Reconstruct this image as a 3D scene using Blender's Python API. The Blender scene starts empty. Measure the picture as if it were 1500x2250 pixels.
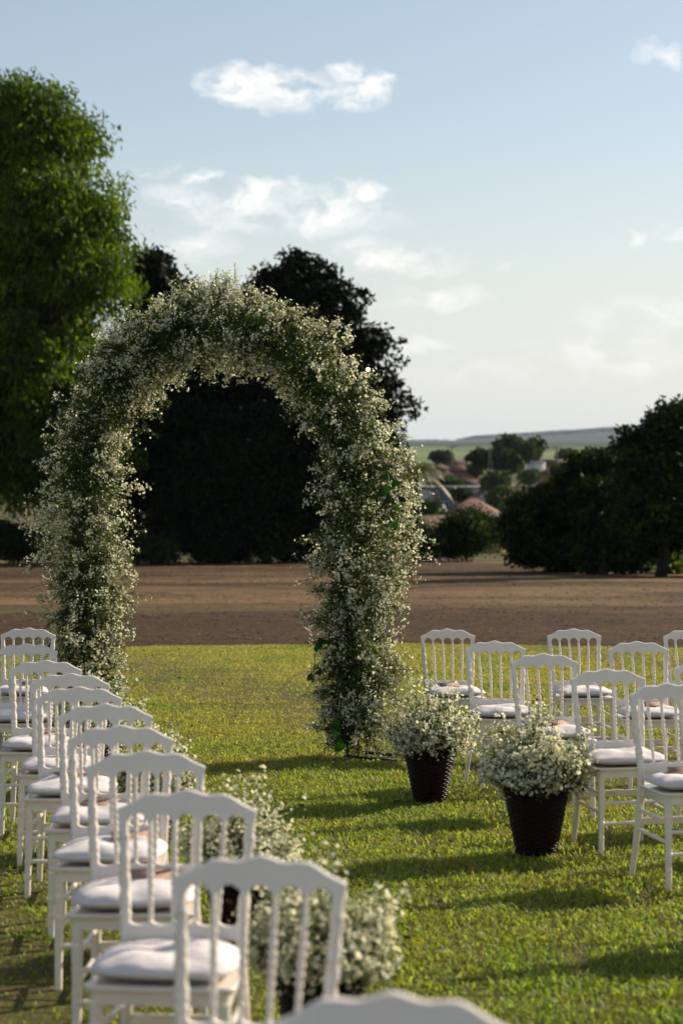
import bpy, math, random
import numpy as np
from mathutils import Matrix, Vector

# ------------------------------------------------------------------ camera, world, sun, exposure
S = bpy.context.scene
COL = S.collection
FPX = 4690.0                       # focal length in photograph pixels (75 mm lens, 36 mm high frame)
CAMH = 1.69
SLOPE = math.radians(2.26)         # the lawn falls gently away from the camera
TS = math.tan(SLOPE)
cam_d = bpy.data.cameras.new('camera'); cam = bpy.data.objects.new('camera', cam_d); COL.objects.link(cam)
cam_d.sensor_fit = 'VERTICAL'; cam_d.sensor_height = 36.0; cam_d.sensor_width = 24.0
cam_d.lens = FPX / 2250.0 * 36.0
cam_d.clip_start = 0.1; cam_d.clip_end = 30000
cam.location = (0, 0, CAMH)
cam.rotation_euler = (math.radians(90) - math.atan(160.0 / FPX), 0, 0)
cam_d.dof.use_dof = True; cam_d.dof.focus_distance = 15.0; cam_d.dof.aperture_fstop = 3.3
S.camera = cam

SUN_EL = math.radians(27.0)
SUN_AZ = math.radians(52.0)        # clockwise from the view direction (+Y)
sun_dir = Vector((math.sin(SUN_AZ) * math.cos(SUN_EL), math.cos(SUN_AZ) * math.cos(SUN_EL), math.sin(SUN_EL)))
sd = bpy.data.lights.new('sun', 'SUN'); sun = bpy.data.objects.new('sun', sd); COL.objects.link(sun)
sd.energy = 5.0; sd.angle = math.radians(0.5); sd.color = (1.0, 0.88, 0.70)
sun.rotation_euler = (-sun_dir).to_track_quat('-Z', 'Y').to_euler(); sun.location = (30, 20, 40)

S.view_settings.view_transform = 'Standard'; S.view_settings.look = 'None'
S.view_settings.exposure = 0.72; S.view_settings.gamma = 1.0; S.view_settings.use_curve_mapping = False
SKY_STRENGTH = 0.068

def build_world():
    w = bpy.data.worlds.new('World'); S.world = w; w.use_nodes = True
    nt = w.node_tree; N = nt.nodes; L = nt.links; N.clear()
    def math_(op, a, b=None, c=None, clamp=False):
        n = N.new('ShaderNodeMath'); n.operation = op; n.use_clamp = clamp
        for i, v in enumerate((a, b, c)):
            if v is None: continue
            if isinstance(v, (int, float)): n.inputs[i].default_value = v
            else: L.new(v, n.inputs[i])
        return n.outputs[0]
    sky = N.new('ShaderNodeTexSky'); sky.sky_type = 'NISHITA'; sky.sun_disc = False
    sky.sun_elevation = SUN_EL; sky.sun_rotation = SUN_AZ
    sky.air_density = 1.0; sky.dust_density = 1.2; sky.ozone_density = 1.0; sky.altitude = 500
    tc = N.new('ShaderNodeTexCoord'); sep = N.new('ShaderNodeSeparateXYZ'); L.new(tc.outputs['Generated'], sep.inputs[0])
    az = math_('ARCTAN2', sep.outputs[0], sep.outputs[1])
    el = math_('ARCSINE', sep.outputs[2])
    az0, el0 = az, el
    c0 = N.new('ShaderNodeCombineXYZ'); L.new(az, c0.inputs[0]); L.new(math_('MULTIPLY', el, 1.5), c0.inputs[1])
    wz = N.new('ShaderNodeTexNoise'); wz.inputs['Scale'].default_value = 48; wz.inputs['Detail'].default_value = 7; wz.inputs['Roughness'].default_value = .6
    L.new(c0.outputs[0], wz.inputs['Vector']); wc = N.new('ShaderNodeSeparateColor'); L.new(wz.outputs['Color'], wc.inputs[0])
    az = math_('ADD', az, math_('MULTIPLY', math_('SUBTRACT', wc.outputs[0], .5), .034))
    el = math_('ADD', el, math_('MULTIPLY', math_('SUBTRACT', wc.outputs[1], .5), .020))
    cmb = N.new('ShaderNodeCombineXYZ'); L.new(az, cmb.inputs[0]); L.new(math_('MULTIPLY', el, 1.7), cmb.inputs[1])
    nz = N.new('ShaderNodeTexNoise'); nz.inputs['Scale'].default_value = 42; nz.inputs['Detail'].default_value = 9
    nz.inputs['Roughness'].default_value = 0.62; nz.inputs['Distortion'].default_value = 0.35
    L.new(cmb.outputs[0], nz.inputs['Vector'])
    big = N.new('ShaderNodeTexNoise'); big.inputs['Scale'].default_value = 7.0; big.inputs['Detail'].default_value = 4
    L.new(cmb.outputs[0], big.inputs['Vector'])
    blobs = [(500,185,75,30,.8),(610,205,125,42,1.0),(785,205,72,46,1.0),(560,445,90,38,.7),(430,440,95,36,.62),(700,440,95,42,.72),(640,480,220,42,.72),
             (340,378,44,16,.62),(822,427,38,15,.62),(450,400,50,22,.6),(880,575,130,36,.62),(800,548,60,22,.5),(440,545,95,36,.45),(960,655,120,24,.5),
             (1105,596,24,16,.55),(1420,700,170,45,.42),(1300,790,190,50,.34),(1480,520,55,26,.42),(1420,135,36,24,.36),(1475,145,26,30,.45),(1060,820,170,40,.22),(930,757,60,20,.3),(1395,530,30,14,.4)]
    tot = None
    for (x, y, rx, ry, s) in blobs:
        u0 = (x - 750) / FPX; v0 = (965 - y) / FPX
        a = math_('DIVIDE', math_('SUBTRACT', az, u0), rx * 1.35 / FPX)
        # flat base, billowing top: the lower half of each puff is thinner
        b = math_('DIVIDE', math_('SUBTRACT', el, v0), ry * 1.35 / FPX)
        r2 = math_('ADD', math_('MULTIPLY', a, a), math_('MULTIPLY', b, b))
        g = math_('MULTIPLY', math_('SUBTRACT', 1.0, r2, clamp=True), s)
        tot = g if tot is None else math_('MAXIMUM', tot, g)
    # scattered clouds over the rest of the sky, away from the part the photograph shows
    away = math_('MULTIPLY', math_('SUBTRACT', math_('ABSOLUTE', az), 0.19, clamp=True), 6.0, clamp=True)
    gen = math_('MULTIPLY', math_('MULTIPLY', math_('SUBTRACT', big.outputs[0], 0.52, clamp=True), 5.0, clamp=True), away)
    tot = math_('MAXIMUM', tot, math_('MULTIPLY', gen, .6))
    dens = math_('MULTIPLY', tot, math_('ADD', math_('MULTIPLY', math_('SUBTRACT', nz.outputs[0], 0.5), 5.0), 0.80))
    dens = math_('SUBTRACT', dens, 0.10, clamp=True)
    dens = math_('MULTIPLY', dens, 1.3, clamp=True)
    dens = math_('MULTIPLY', dens, .8)
    # cloud brightness relative to the sky
    sh = N.new('ShaderNodeTexNoise'); sh.inputs['Scale'].default_value = 60; sh.inputs['Detail'].default_value = 5
    L.new(cmb.outputs[0], sh.inputs['Vector'])
    cr = N.new('ShaderNodeValToRGB'); L.new(sh.outputs[0], cr.inputs[0])
    cr.color_ramp.elements[0].position = .3; cr.color_ramp.elements[0].color = (9.2, 9.0, 8.9, 1)
    cr.color_ramp.elements[1].position = .65; cr.color_ramp.elements[1].color = (11.2, 10.9, 10.4, 1)
    # pale dusty air low over the horizon, all the way round
    hz = N.new('ShaderNodeMapRange'); hz.interpolation_type = 'SMOOTHSTEP'; L.new(el0, hz.inputs[0])
    hz.inputs[1].default_value = -.02; hz.inputs[2].default_value = .165; hz.inputs[3].default_value = .88; hz.inputs[4].default_value = .20
    hm = N.new('ShaderNodeMix'); hm.data_type = 'RGBA'; L.new(hz.outputs[0], hm.inputs[0]); L.new(sky.outputs[0], hm.inputs[6]); hm.inputs[7].default_value = (7.15, 7.4, 7.3, 1)
    mix = N.new('ShaderNodeMix'); mix.data_type = 'RGBA'
    L.new(dens, mix.inputs[0]); L.new(hm.outputs[2], mix.inputs[6]); L.new(cr.outputs[0], mix.inputs[7])
    bg = N.new('ShaderNodeBackground'); bg.inputs['Strength'].default_value = SKY_STRENGTH
    L.new(mix.outputs[2], bg.inputs[0])
    out = N.new('ShaderNodeOutputWorld'); L.new(bg.outputs[0], out.inputs[0])
build_world()

# ------------------------------------------------------------------ helpers
def rng(seed): return np.random.default_rng(seed)

def tag(o, label=None, cat=None, group=None, kind=None):
    if label: o['label'] = label
    if cat: o['category'] = cat
    if group: o['group'] = group
    if kind: o['kind'] = kind
    return o

def empty(name, loc=(0, 0, 0), parent=None):
    o = bpy.data.objects.new(name, None); COL.objects.link(o); o.location = loc
    o.empty_display_size = .2
    if parent: o.parent = parent
    return o

def mesh_np(name, V, faces, mat, parent=None, smooth=False, attr=None, link=True):
    """V (n,3); faces: list of int arrays (m,k); attr: per-face float values"""
    me = bpy.data.meshes.new(name)
    V = np.asarray(V, dtype=np.float32)
    faces = [np.asarray(f, dtype=np.int32) for f in faces if len(f)]
    nl = sum(f.size for f in faces); nf = sum(len(f) for f in faces)
    me.vertices.add(len(V)); me.vertices.foreach_set('co', V.ravel())
    me.loops.add(nl); me.polygons.add(nf)
    li = np.concatenate([f.ravel() for f in faces]); me.loops.foreach_set('vertex_index', li)
    tot = np.concatenate([np.full(len(f), f.shape[1], dtype=np.int32) for f in faces])
    st = np.concatenate([[0], np.cumsum(tot)[:-1]]).astype(np.int32)
    me.polygons.foreach_set('loop_start', st)
    try: me.polygons.foreach_set('loop_total', tot)
    except Exception: pass
    me.update(calc_edges=True)
    if smooth: me.polygons.foreach_set('use_smooth', np.ones(nf, dtype=bool))
    if attr is not None:
        a = me.attributes.new('v', 'FLOAT', 'FACE'); a.data.foreach_set('value', np.asarray(attr, dtype=np.float32))
    me.materials.append(mat)
    o = bpy.data.objects.new(name, me)
    if link: COL.objects.link(o)
    if parent: o.parent = parent
    return o

class MB:
    """collects simple solids, builds one mesh"""
    def __init__(s): s.v = []; s.f = {3: [], 4: []}; s.n = 0; s.big = []
    def add(s, V, F):
        V = np.asarray(V, float)
        for f in F:
            f = [int(i) + s.n for i in f]
            if len(f) in s.f: s.f[len(f)].append(f)
            else:
                for k in range(1, len(f) - 1): s.f[3].append([f[0], f[k], f[k + 1]])
        s.v.append(V); s.n += len(V)
    def box(s, c, size, R=None):
        hx, hy, hz = [a / 2 for a in size]
        V = np.array([(x, y, z) for x in (-hx, hx) for y in (-hy, hy) for z in (-hz, hz)], float)
        if R is not None: V = V @ np.asarray(R).T
        s.add(V + np.array(c), [(0, 1, 3, 2), (4, 6, 7, 5), (0, 4, 5, 1), (2, 3, 7, 6), (0, 2, 6, 4), (1, 5, 7, 3)])
    def tube(s, path, rad, n=10, twist=None, amp=0.0, cap=True, flat=1.0):
        P = np.asarray(path, float); m = len(P)
        rad = np.broadcast_to(np.asarray(rad, float), (m,))
        T = np.gradient(P, axis=0); T /= np.linalg.norm(T, axis=1)[:, None] + 1e-9
        up = np.array((0, 1, 0)) if abs(T[0][1]) < .9 else np.array((1, 0, 0))
        A = np.cross(T, up); A /= np.linalg.norm(A, axis=1)[:, None] + 1e-9
        B = np.cross(T, A)
        th = np.arange(n) * 2 * math.pi / n
        V = []
        for i in range(m):
            r = rad[i] * np.ones(n)
            if twist is not None:
                am = amp if np.isscalar(amp) else amp[i]
                r = r * (1 + am * np.cos(2 * th - twist[i]))
            V.append(P[i] + (np.cos(th) * r)[:, None] * A[i] + (np.sin(th) * r * flat)[:, None] * B[i])
        V = np.concatenate(V)
        F = []
        for i in range(m - 1):
            for j in range(n):
                k = (j + 1) % n
                F.append((i * n + j, i * n + k, (i + 1) * n + k, (i + 1) * n + j))
        if cap:
            F.append(tuple(range(n - 1, -1, -1))); F.append(tuple((m - 1) * n + j for j in range(n)))
        s.add(V, F)
    def build(s, name, mat, parent=None, smooth=False, link=True):
        return mesh_np(name, np.concatenate(s.v), [s.f[4], s.f[3]], mat, parent, smooth, link=link)

def smooth_by_angle(o, deg=40):
    me = o.data
    try:
        me.set_sharp_from_angle(angle=math.radians(deg))
    except Exception: pass

# ------------------------------------------------------------------ materials
def new_mat(name):
    m = bpy.data.materials.new(name); m.use_nodes = True
    nt = m.node_tree; p = nt.nodes['Principled BSDF']
    return m, nt, p

def ramp(nt, fac, stops):
    r = nt.nodes.new('ShaderNodeValToRGB'); e = r.color_ramp.elements
    e[0].position, e[0].color = stops[0][0], (*stops[0][1], 1)
    e[1].position, e[1].color = stops[-1][0], (*stops[-1][1], 1)
    for p, c in stops[1:-1]:
        x = e.new(p); x.color = (*c, 1)
    nt.links.new(fac, r.inputs[0]); return r.outputs[0]

def noise(nt, scale, detail=4, rough=.5, coord='Object', vscale=None):
    n = nt.nodes.new('ShaderNodeTexNoise'); n.inputs['Scale'].default_value = scale
    n.inputs['Detail'].default_value = detail; n.inputs['Roughness'].default_value = rough
    tc = nt.nodes.new('ShaderNodeTexCoord')
    if vscale:
        mp = nt.nodes.new('ShaderNodeMapping'); mp.inputs['Scale'].default_value = vscale
        nt.links.new(tc.outputs[coord], mp.inputs[0]); nt.links.new(mp.outputs[0], n.inputs['Vector'])
    else: nt.links.new(tc.outputs[coord], n.inputs['Vector'])
    return n.outputs[0]

def mixc(nt, fac, a, b, mode='MIX'):
    m = nt.nodes.new('ShaderNodeMix'); m.data_type = 'RGBA'; m.blend_type = mode
    for i, v in ((0, fac), (6, a), (7, b)):
        if isinstance(v, (int, float)): m.inputs[i].default_value = v
        elif isinstance(v, tuple): m.inputs[i].default_value = (*v, 1)
        else: nt.links.new(v, m.inputs[i])
    return m.outputs[2]

def bump(nt, p, h, strength=.3, dist=.01):
    b = nt.nodes.new('ShaderNodeBump'); b.inputs['Strength'].default_value = strength; b.inputs['Distance'].default_value = dist
    nt.links.new(h, b.inputs['Height']); nt.links.new(b.outputs[0], p.inputs['Normal'])

def leaf_mat(name, dark, mid, light, trans=.35, rough=.45, spec=.4, tint=(1.0, 1.0, .5)):
    """thin leaves: per-leaf colour from the face attribute v, light passes through"""
    m, nt, p = new_mat(name)
    a = nt.nodes.new('ShaderNodeAttribute'); a.attribute_name = 'v'
    c = ramp(nt, a.outputs['Fac'], [(0, dark), (.5, mid), (1, light)])
    nt.links.new(c, p.inputs['Base Color']); p.inputs['Roughness'].default_value = rough
    p.inputs['Specular IOR Level'].default_value = spec
    tr = nt.nodes.new('ShaderNodeBsdfTranslucent')
    nt.links.new(mixc(nt, 1.0, c, tint, 'MULTIPLY'), tr.inputs[0])
    mx = nt.nodes.new('ShaderNodeMixShader'); mx.inputs[0].default_value = trans
    nt.links.new(p.outputs[0], mx.inputs[1]); nt.links.new(tr.outputs[0], mx.inputs[2])
    nt.links.new(mx.outputs[0], nt.nodes['Material Output'].inputs[0])
    return m

M = {}
M['leaf_fine'] = leaf_mat('feathery_leaf', (.010, .024, .002), (.045, .090, .007), (.17, .235, .02), .43, .55, .12, (1.5, 1.5, .35))
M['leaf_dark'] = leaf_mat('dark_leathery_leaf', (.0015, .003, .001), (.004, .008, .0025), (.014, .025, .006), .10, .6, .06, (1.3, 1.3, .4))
M['leaf_mid'] = leaf_mat('bush_leaf', (.003, .006, .0015), (.012, .024, .005), (.055, .09, .014), .3, .55, .08, (1.4, 1.4, .4))
M['leaf_far'] = leaf_mat('far_tree_leaf', (.03, .05, .015), (.05, .085, .025), (.08, .12, .03), .2, .6, .2)
M['grass_blade'] = leaf_mat('grass_blade', (.27, .21, .10), (.20, .235, .055), (.44, .45, .16), .5, .55, .2, (1.3, 1.3, .5))
M['stem'] = leaf_mat('flower_stem', (.014, .026, .005), (.028, .05, .010), (.055, .085, .018), .25, .5, .3, (1.3, 1.3, .5))
def grass_vary():
    # greener and drier patches across the lawn, by place
    nt = M['grass_blade'].node_tree; L = nt.links
    rmp = [n for n in nt.nodes if n.type == 'VALTORGB'][0]; users = [l.to_socket for l in rmp.outputs[0].links]
    g = nt.nodes.new('ShaderNodeNewGeometry'); n = nt.nodes.new('ShaderNodeTexNoise'); n.inputs['Scale'].default_value = .9; n.inputs['Detail'].default_value = 6; n.inputs['Roughness'].default_value = .65
    L.new(g.outputs['Position'], n.inputs['Vector'])
    c = ramp(nt, n.outputs[0], [(.32, (.62, .78, .55)), (.5, (1, 1, 1)), (.66, (1.18, 1.02, 1.0))])
    m = mixc(nt, 1.0, rmp.outputs[0], c, 'MULTIPLY')
    sp = nt.nodes.new('ShaderNodeSeparateXYZ'); L.new(g.outputs['Position'], sp.inputs[0])
    mr = nt.nodes.new('ShaderNodeMapRange'); L.new(sp.outputs[1], mr.inputs[0]); mr.inputs[1].default_value = 9; mr.inputs[2].default_value = 24
    m = mixc(nt, 1.0, m, mixc(nt, mr.outputs[0], (.80, 1.0, .55), (1.10, 1.10, 1.1)), 'MULTIPLY')
    for u in users: L.new(m, u)
grass_vary()
M['sprig_leaf'] = leaf_mat('sprig_leaf', (.014, .028, .007), (.032, .056, .014), (.075, .105, .03), .42, .5, .12, (1.3, 1.3, .5))
M['petal'] = leaf_mat('white_petal', (.10, .14, .04), (.30, .33, .16), (.84, .82, .68), .48, .7, .1, (1.0, .98, .80))
M['ivy'] = leaf_mat('ivy_leaf', (.004, .018, .004), (.008, .032, .006), (.015, .055, .008), .4, .45, .2, (1.2, 1.4, .4))
M['palm'] = leaf_mat('palm_frond', (.03, .06, .012), (.10, .12, .03), (.30, .22, .08), .4, .45, .4, (1.3, 1.2, .5))
M['litter'] = leaf_mat('dead_leaf', (.035, .02, .012), (.10, .055, .028), (.22, .13, .06), .1, .8, .1)

def simple(name, col, rough=.5, spec=.5, metal=0.0, ns=None, amp=.15, bs=0.0, coord='Object'):
    m, nt, p = new_mat(name)
    p.inputs['Roughness'].default_value = rough; p.inputs['Specular IOR Level'].default_value = spec; p.inputs['Metallic'].default_value = metal
    if ns:
        f = noise(nt, ns, 5, .55, coord)
        c = ramp(nt, f, [(.3, tuple(x * (1 - amp) for x in col)), (.7, tuple(min(1, x * (1 + amp)) for x in col))])
        nt.links.new(c, p.inputs['Base Color'])
        if bs: bump(nt, p, f, bs, .01)
    else: p.inputs['Base Color'].default_value = (*col, 1)
    return m
M['chair'] = simple('white_lacquer', (.77, .69, .60), .2, .5, ns=9, amp=.035)
_p = M['chair'].node_tree.nodes['Principled BSDF']; _p.inputs['Coat Weight'].default_value = .6; _p.inputs['Coat Roughness'].default_value = .08
def cushion_mat():
    m, nt, p = new_mat('white_cotton')
    p.inputs['Roughness'].default_value = .85; p.inputs['Specular IOR Level'].default_value = .15
    f = noise(nt, 14, 3, .5)
    nt.links.new(ramp(nt, f, [(.3, (.58, .53, .535)), (.7, (.66, .61, .60))]), p.inputs['Base Color'])
    g = noise(nt, 11, 4, .55, vscale=(1, 2.2, 1)); bump(nt, p, g, .35, .02)
    return m
M['cushion'] = cushion_mat()
M['kraft'] = simple('kraft_paper', (.30, .19, .14), .8, .2, ns=30, amp=.15)
M['wicker'] = simple('dark_wicker', (.010, .0035, .0025), .5, .16, ns=40, amp=.5)
M['liner'] = simple('basket_liner', (.008, .005, .004), .9, .1)
M['iron'] = simple('black_iron', (.02, .02, .02), .4, .5, .6)
M['bark'] = simple('bark', (.018, .014, .010), .9, .2, ns=6, amp=.45, bs=.6)
M['pole'] = simple('weathered_pole', (.10, .085, .07), .8, .2, ns=3, amp=.2)
M['pane'] = simple('window_pane', (.03, .035, .04), .15, .6)
def walls(name, col): return simple(name, col, .85, .2, ns=.6, amp=.12)
M['w_white'] = walls('white_render', (.62, .60, .56)); M['w_ochre'] = walls('ochre_render', (.36, .24, .11))
M['w_grey'] = walls('grey_render', (.12, .125, .135)); M['w_beige'] = walls('beige_render', (.40, .33, .26)); M['w_brick'] = walls('bare_brick', (.27, .12, .07))
def roof_mat(name, a, b):
    m, nt, p = new_mat(name); p.inputs['Roughness'].default_value = .85
    f = noise(nt, 1.2, 5, .6)
    w = nt.nodes.new('ShaderNodeTexWave'); w.inputs['Scale'].default_value = 2.2; w.bands_direction = 'X'
    tc = nt.nodes.new('ShaderNodeTexCoord'); nt.links.new(tc.outputs['Object'], w.inputs[0])
    nt.links.new(ramp(nt, f, [(.3, a), (.7, b)]), p.inputs['Base Color']); bump(nt, p, w.outputs[1], .7, .06)
    return m
M['roof'] = roof_mat('clay_tiles', (.085, .030, .016), (.155, .062, .034)); M['roof_old'] = roof_mat('old_clay_tiles', (.05, .02, .013), (.095, .042, .027))
M['roof_grey'] = roof_mat('fibre_cement_roof', (.10, .105, .12), (.16, .165, .18))

def bulb_mat():
    m, nt, p = new_mat('warm_bulb'); p.inputs['Base Color'].default_value = (1, .9, .7, 1)
    p.inputs['Emission Color'].default_value = (1, .74, .42, 1); p.inputs['Emission Strength'].default_value = 1.1
    return m
M['bulb'] = bulb_mat()

def lawn_mat():
    m, nt, p = new_mat('lawn_thatch'); p.inputs['Roughness'].default_value = .95; p.inputs['Specular IOR Level'].default_value = .1
    f = noise(nt, 55, 6, .7); g = noise(nt, 1.1, 4, .6)
    a = ramp(nt, f, [(.3, (.025, .028, .009)), (.5, (.08, .08, .022)), (.7, (.20, .15, .06))])
    b = ramp(nt, f, [(.3, (.07, .05, .025)), (.7, (.20, .14, .07))])
    k = ramp(nt, g, [(.45, (0, 0, 0)), (.7, (.8, .8, .8))])
    nt.links.new(mixc(nt, k, a, b), p.inputs['Base Color']); bump(nt, p, f, .9, .03)
    return m
def field_mat():
    m, nt, p = new_mat('bare_field_soil'); p.inputs['Roughness'].default_value = .95; p.inputs['Specular IOR Level'].default_value = .08
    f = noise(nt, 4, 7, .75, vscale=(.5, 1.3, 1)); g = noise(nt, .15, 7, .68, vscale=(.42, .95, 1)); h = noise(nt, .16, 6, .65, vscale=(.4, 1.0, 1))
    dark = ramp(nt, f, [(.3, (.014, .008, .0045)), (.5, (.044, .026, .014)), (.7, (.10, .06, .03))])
    sunlit_earth = ramp(nt, f, [(.3, (.05, .028, .013)), (.7, (.23, .145, .08))])
    base = mixc(nt, ramp(nt, g, [(.46, (0, 0, 0)), (.58, (1, 1, 1))]), dark, sunlit_earth)  # brighter streaks put sunlit bands into the soil colour
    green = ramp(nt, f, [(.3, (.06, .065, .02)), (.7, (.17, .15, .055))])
    # mulch close to the lawn, orange earth with its painted sun streaks further off, a weedy strip between
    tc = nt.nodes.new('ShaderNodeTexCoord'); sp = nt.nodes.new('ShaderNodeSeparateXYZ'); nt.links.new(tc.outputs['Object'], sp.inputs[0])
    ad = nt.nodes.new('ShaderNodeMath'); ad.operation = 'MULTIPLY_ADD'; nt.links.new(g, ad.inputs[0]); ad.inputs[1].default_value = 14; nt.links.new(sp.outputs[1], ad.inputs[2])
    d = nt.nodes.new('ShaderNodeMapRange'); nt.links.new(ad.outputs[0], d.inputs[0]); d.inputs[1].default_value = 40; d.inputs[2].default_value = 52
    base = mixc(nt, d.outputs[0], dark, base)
    # weedy strips
    wv = ramp(nt, h, [(.56, (0, 0, 0)), (.66, (.55, .55, .55))])
    d2 = nt.nodes.new('ShaderNodeMapRange'); nt.links.new(sp.outputs[1], d2.inputs[0]); d2.inputs[1].default_value = 37; d2.inputs[2].default_value = 42
    mm = nt.nodes.new('ShaderNodeMath'); mm.operation = 'MULTIPLY'; nt.links.new(wv, mm.inputs[0]); nt.links.new(d2.outputs[0], mm.inputs[1])
    nt.links.new(mixc(nt, mm.outputs[0], base, green), p.inputs['Base Color']); bump(nt, p, f, .5, .05)
    return m
def land_mat():
    m, nt, p = new_mat('valley_ground'); p.inputs['Roughness'].default_value = .95; p.inputs['Specular IOR Level'].default_value = .05
    f = noise(nt, .03, 5, .6); g = noise(nt, .0035, 3, .5, vscale=(.8, .35, 1))
    a = ramp(nt, f, [(.35, (.045, .06, .02)), (.6, (.10, .09, .04)), (.75, (.14, .07, .035))])
    # cultivated fields further off
    v = nt.nodes.new('ShaderNodeTexVoronoi'); v.inputs['Scale'].default_value = .006
    tc = nt.nodes.new('ShaderNodeTexCoord'); mp = nt.nodes.new('ShaderNodeMapping'); mp.inputs['Scale'].default_value = (1, .45, 1)
    nt.links.new(tc.outputs['Object'], mp.inputs[0]); nt.links.new(mp.outputs[0], v.inputs['Vector'])
    sp = nt.nodes.new('ShaderNodeSeparateColor'); nt.links.new(v.outputs['Color'], sp.inputs[0])
    b = ramp(nt, sp.outputs[0], [(0, (.07, .09, .045)), (.35, (.12, .15, .07)), (.65, (.16, .20, .09)), (1, (.13, .12, .08))])
    s2 = nt.nodes.new('ShaderNodeSeparateXYZ'); nt.links.new(tc.outputs['Object'], s2.inputs[0])
    d = nt.nodes.new('ShaderNodeMapRange'); nt.links.new(s2.outputs[1], d.inputs[0]); d.inputs[1].default_value = 650; d.inputs[2].default_value = 800
    c = mixc(nt, d.outputs[0], a, b)
    # woods cover the upper slopes of the ridge; bluish haze is painted into their green
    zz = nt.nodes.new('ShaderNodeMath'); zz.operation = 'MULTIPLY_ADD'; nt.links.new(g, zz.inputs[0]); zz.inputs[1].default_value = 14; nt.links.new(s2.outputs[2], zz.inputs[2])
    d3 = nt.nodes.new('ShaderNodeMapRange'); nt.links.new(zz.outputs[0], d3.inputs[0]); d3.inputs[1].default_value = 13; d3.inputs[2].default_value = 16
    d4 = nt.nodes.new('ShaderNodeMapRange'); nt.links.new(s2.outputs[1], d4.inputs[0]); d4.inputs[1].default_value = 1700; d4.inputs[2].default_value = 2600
    c = mixc(nt, d4.outputs[0], c, (.032, .048, .038))  # far land goes wood green, with a haze-blue cast in the colour
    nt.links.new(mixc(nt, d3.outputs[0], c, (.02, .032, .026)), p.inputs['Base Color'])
    return m
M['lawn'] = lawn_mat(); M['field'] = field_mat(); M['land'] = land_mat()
M['wood'] = simple('hill_woodland', (.018, .030, .024), .95, .05, ns=.02, amp=.3)  # woodland green with the blue of distant haze mixed in

# ------------------------------------------------------------------ ground
def gz(y): return -TS * y
def gp(px, py, dz=0.0):
    """a place on the lawn slope seen at photograph position px, py"""
    d = FPX * CAMH / (py - 1150.0)
    return Vector(((px - 750.0) / FPX * d, d, gz(d) + dz))
def at(px, py, d):
    return Vector(((px - 750.0) / FPX * d, d, CAMH + (965.0 - py) / FPX * d))

LAWN_END = 29.3
def lawn_edge(x): return LAWN_END + .35 - 1.6 * (1 - np.exp(-.06 * (x - .4) ** 2)) + .10 * np.sin(x * 1.9) + .07 * np.sin(x * 5.3 + 1) + .06 * np.sin(x * 13.7 + 2) + .04 * np.sin(x * 29.0)
def build_ground():
    r = rng(3)
    xs = np.linspace(-26, 26, 300)
    # lawn
    ts = np.linspace(0, 1, 60); V = []
    for t in ts:
        ye = lawn_edge(xs); y = -12 + (ye + 12) * t
        V.append(np.stack([xs, y, gz(y) + .012 * np.sin(xs * .9 + y * .4) * np.clip(t * 3, 0, 1)], 1))
    V = np.concatenate(V); n = len(xs)
    i, j = np.meshgrid(np.arange(len(ts) - 1), np.arange(n - 1), indexing='ij'); a = (i * n + j).ravel()
    o = mesh_np('lawn', V, [np.stack([a, a + 1, a + n + 1, a + n], 1)], M['lawn'], smooth=True); tag(o, kind='structure')
    # bare field, a little below the turf and tucked under its edge
    xs = np.linspace(-60, 60, 340); ys = np.linspace(24, 104, 330); n = len(xs)
    X, Y = np.meshgrid(xs, ys)
    Z = gz(Y) - .05 + .006 * r.standard_normal(X.shape) + .025 * np.sin(X * .13 + Y * .2) * np.sin(Y * .31)
    Z = np.where(Y < 27.6, gz(Y) - .10, Z)
    i, j = np.meshgrid(np.arange(len(ys) - 1), np.arange(n - 1), indexing='ij'); a = (i * n + j).ravel()
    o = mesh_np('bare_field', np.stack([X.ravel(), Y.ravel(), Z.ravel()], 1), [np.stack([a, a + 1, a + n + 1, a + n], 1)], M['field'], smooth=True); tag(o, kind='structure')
    # valley, plain and the ridge on the horizon: one sheet
    ys = np.concatenate([np.linspace(-60, 96, 14), np.linspace(104, 400, 40), np.geomspace(420, 12400, 130)])
    us = np.linspace(-1, 1, 240); V = []
    for y in ys:
        x = us * (90 + .52 * max(y, 0)); V.append(np.stack([x, np.full_like(x, y), land_z(x, y)], 1))
    n = len(us); i, j = np.meshgrid(np.arange(len(ys) - 1), np.arange(n - 1), indexing='ij'); a = (i * n + j).ravel()
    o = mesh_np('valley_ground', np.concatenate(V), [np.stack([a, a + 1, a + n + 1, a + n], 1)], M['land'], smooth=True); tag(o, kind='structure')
def land_z(x, y):
    x = np.asarray(x, float)
    if y < 100: return np.full_like(x, -TS * y - .35)
    if y < 170: base = -TS * 100 - .35 + (y - 100) / 70 * -5.0
    elif y < 500: base = -9.29 + .6 * math.sin(y * .02) * 0
    elif y < 900: base = -9.29 + (y - 500) / 400 * 3.4
    else: base = -5.9
    z = np.full_like(x, base)
    if y > 1200:
        k = max(0, min(1, (y - 5200) / 5600))
        k = k * k * (3 - 2 * k)
        u = x / y
        ridge = 58 * np.clip((u - .052) / .085, 0, 1) ** .8 + 2.5 * np.sin(u * 60) * np.clip((u - .05) * 20, 0, 1) + 10 * np.clip((-u - .05) / .2, 0, 1)
        z = z + ridge * k
    return z
build_ground()

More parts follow.
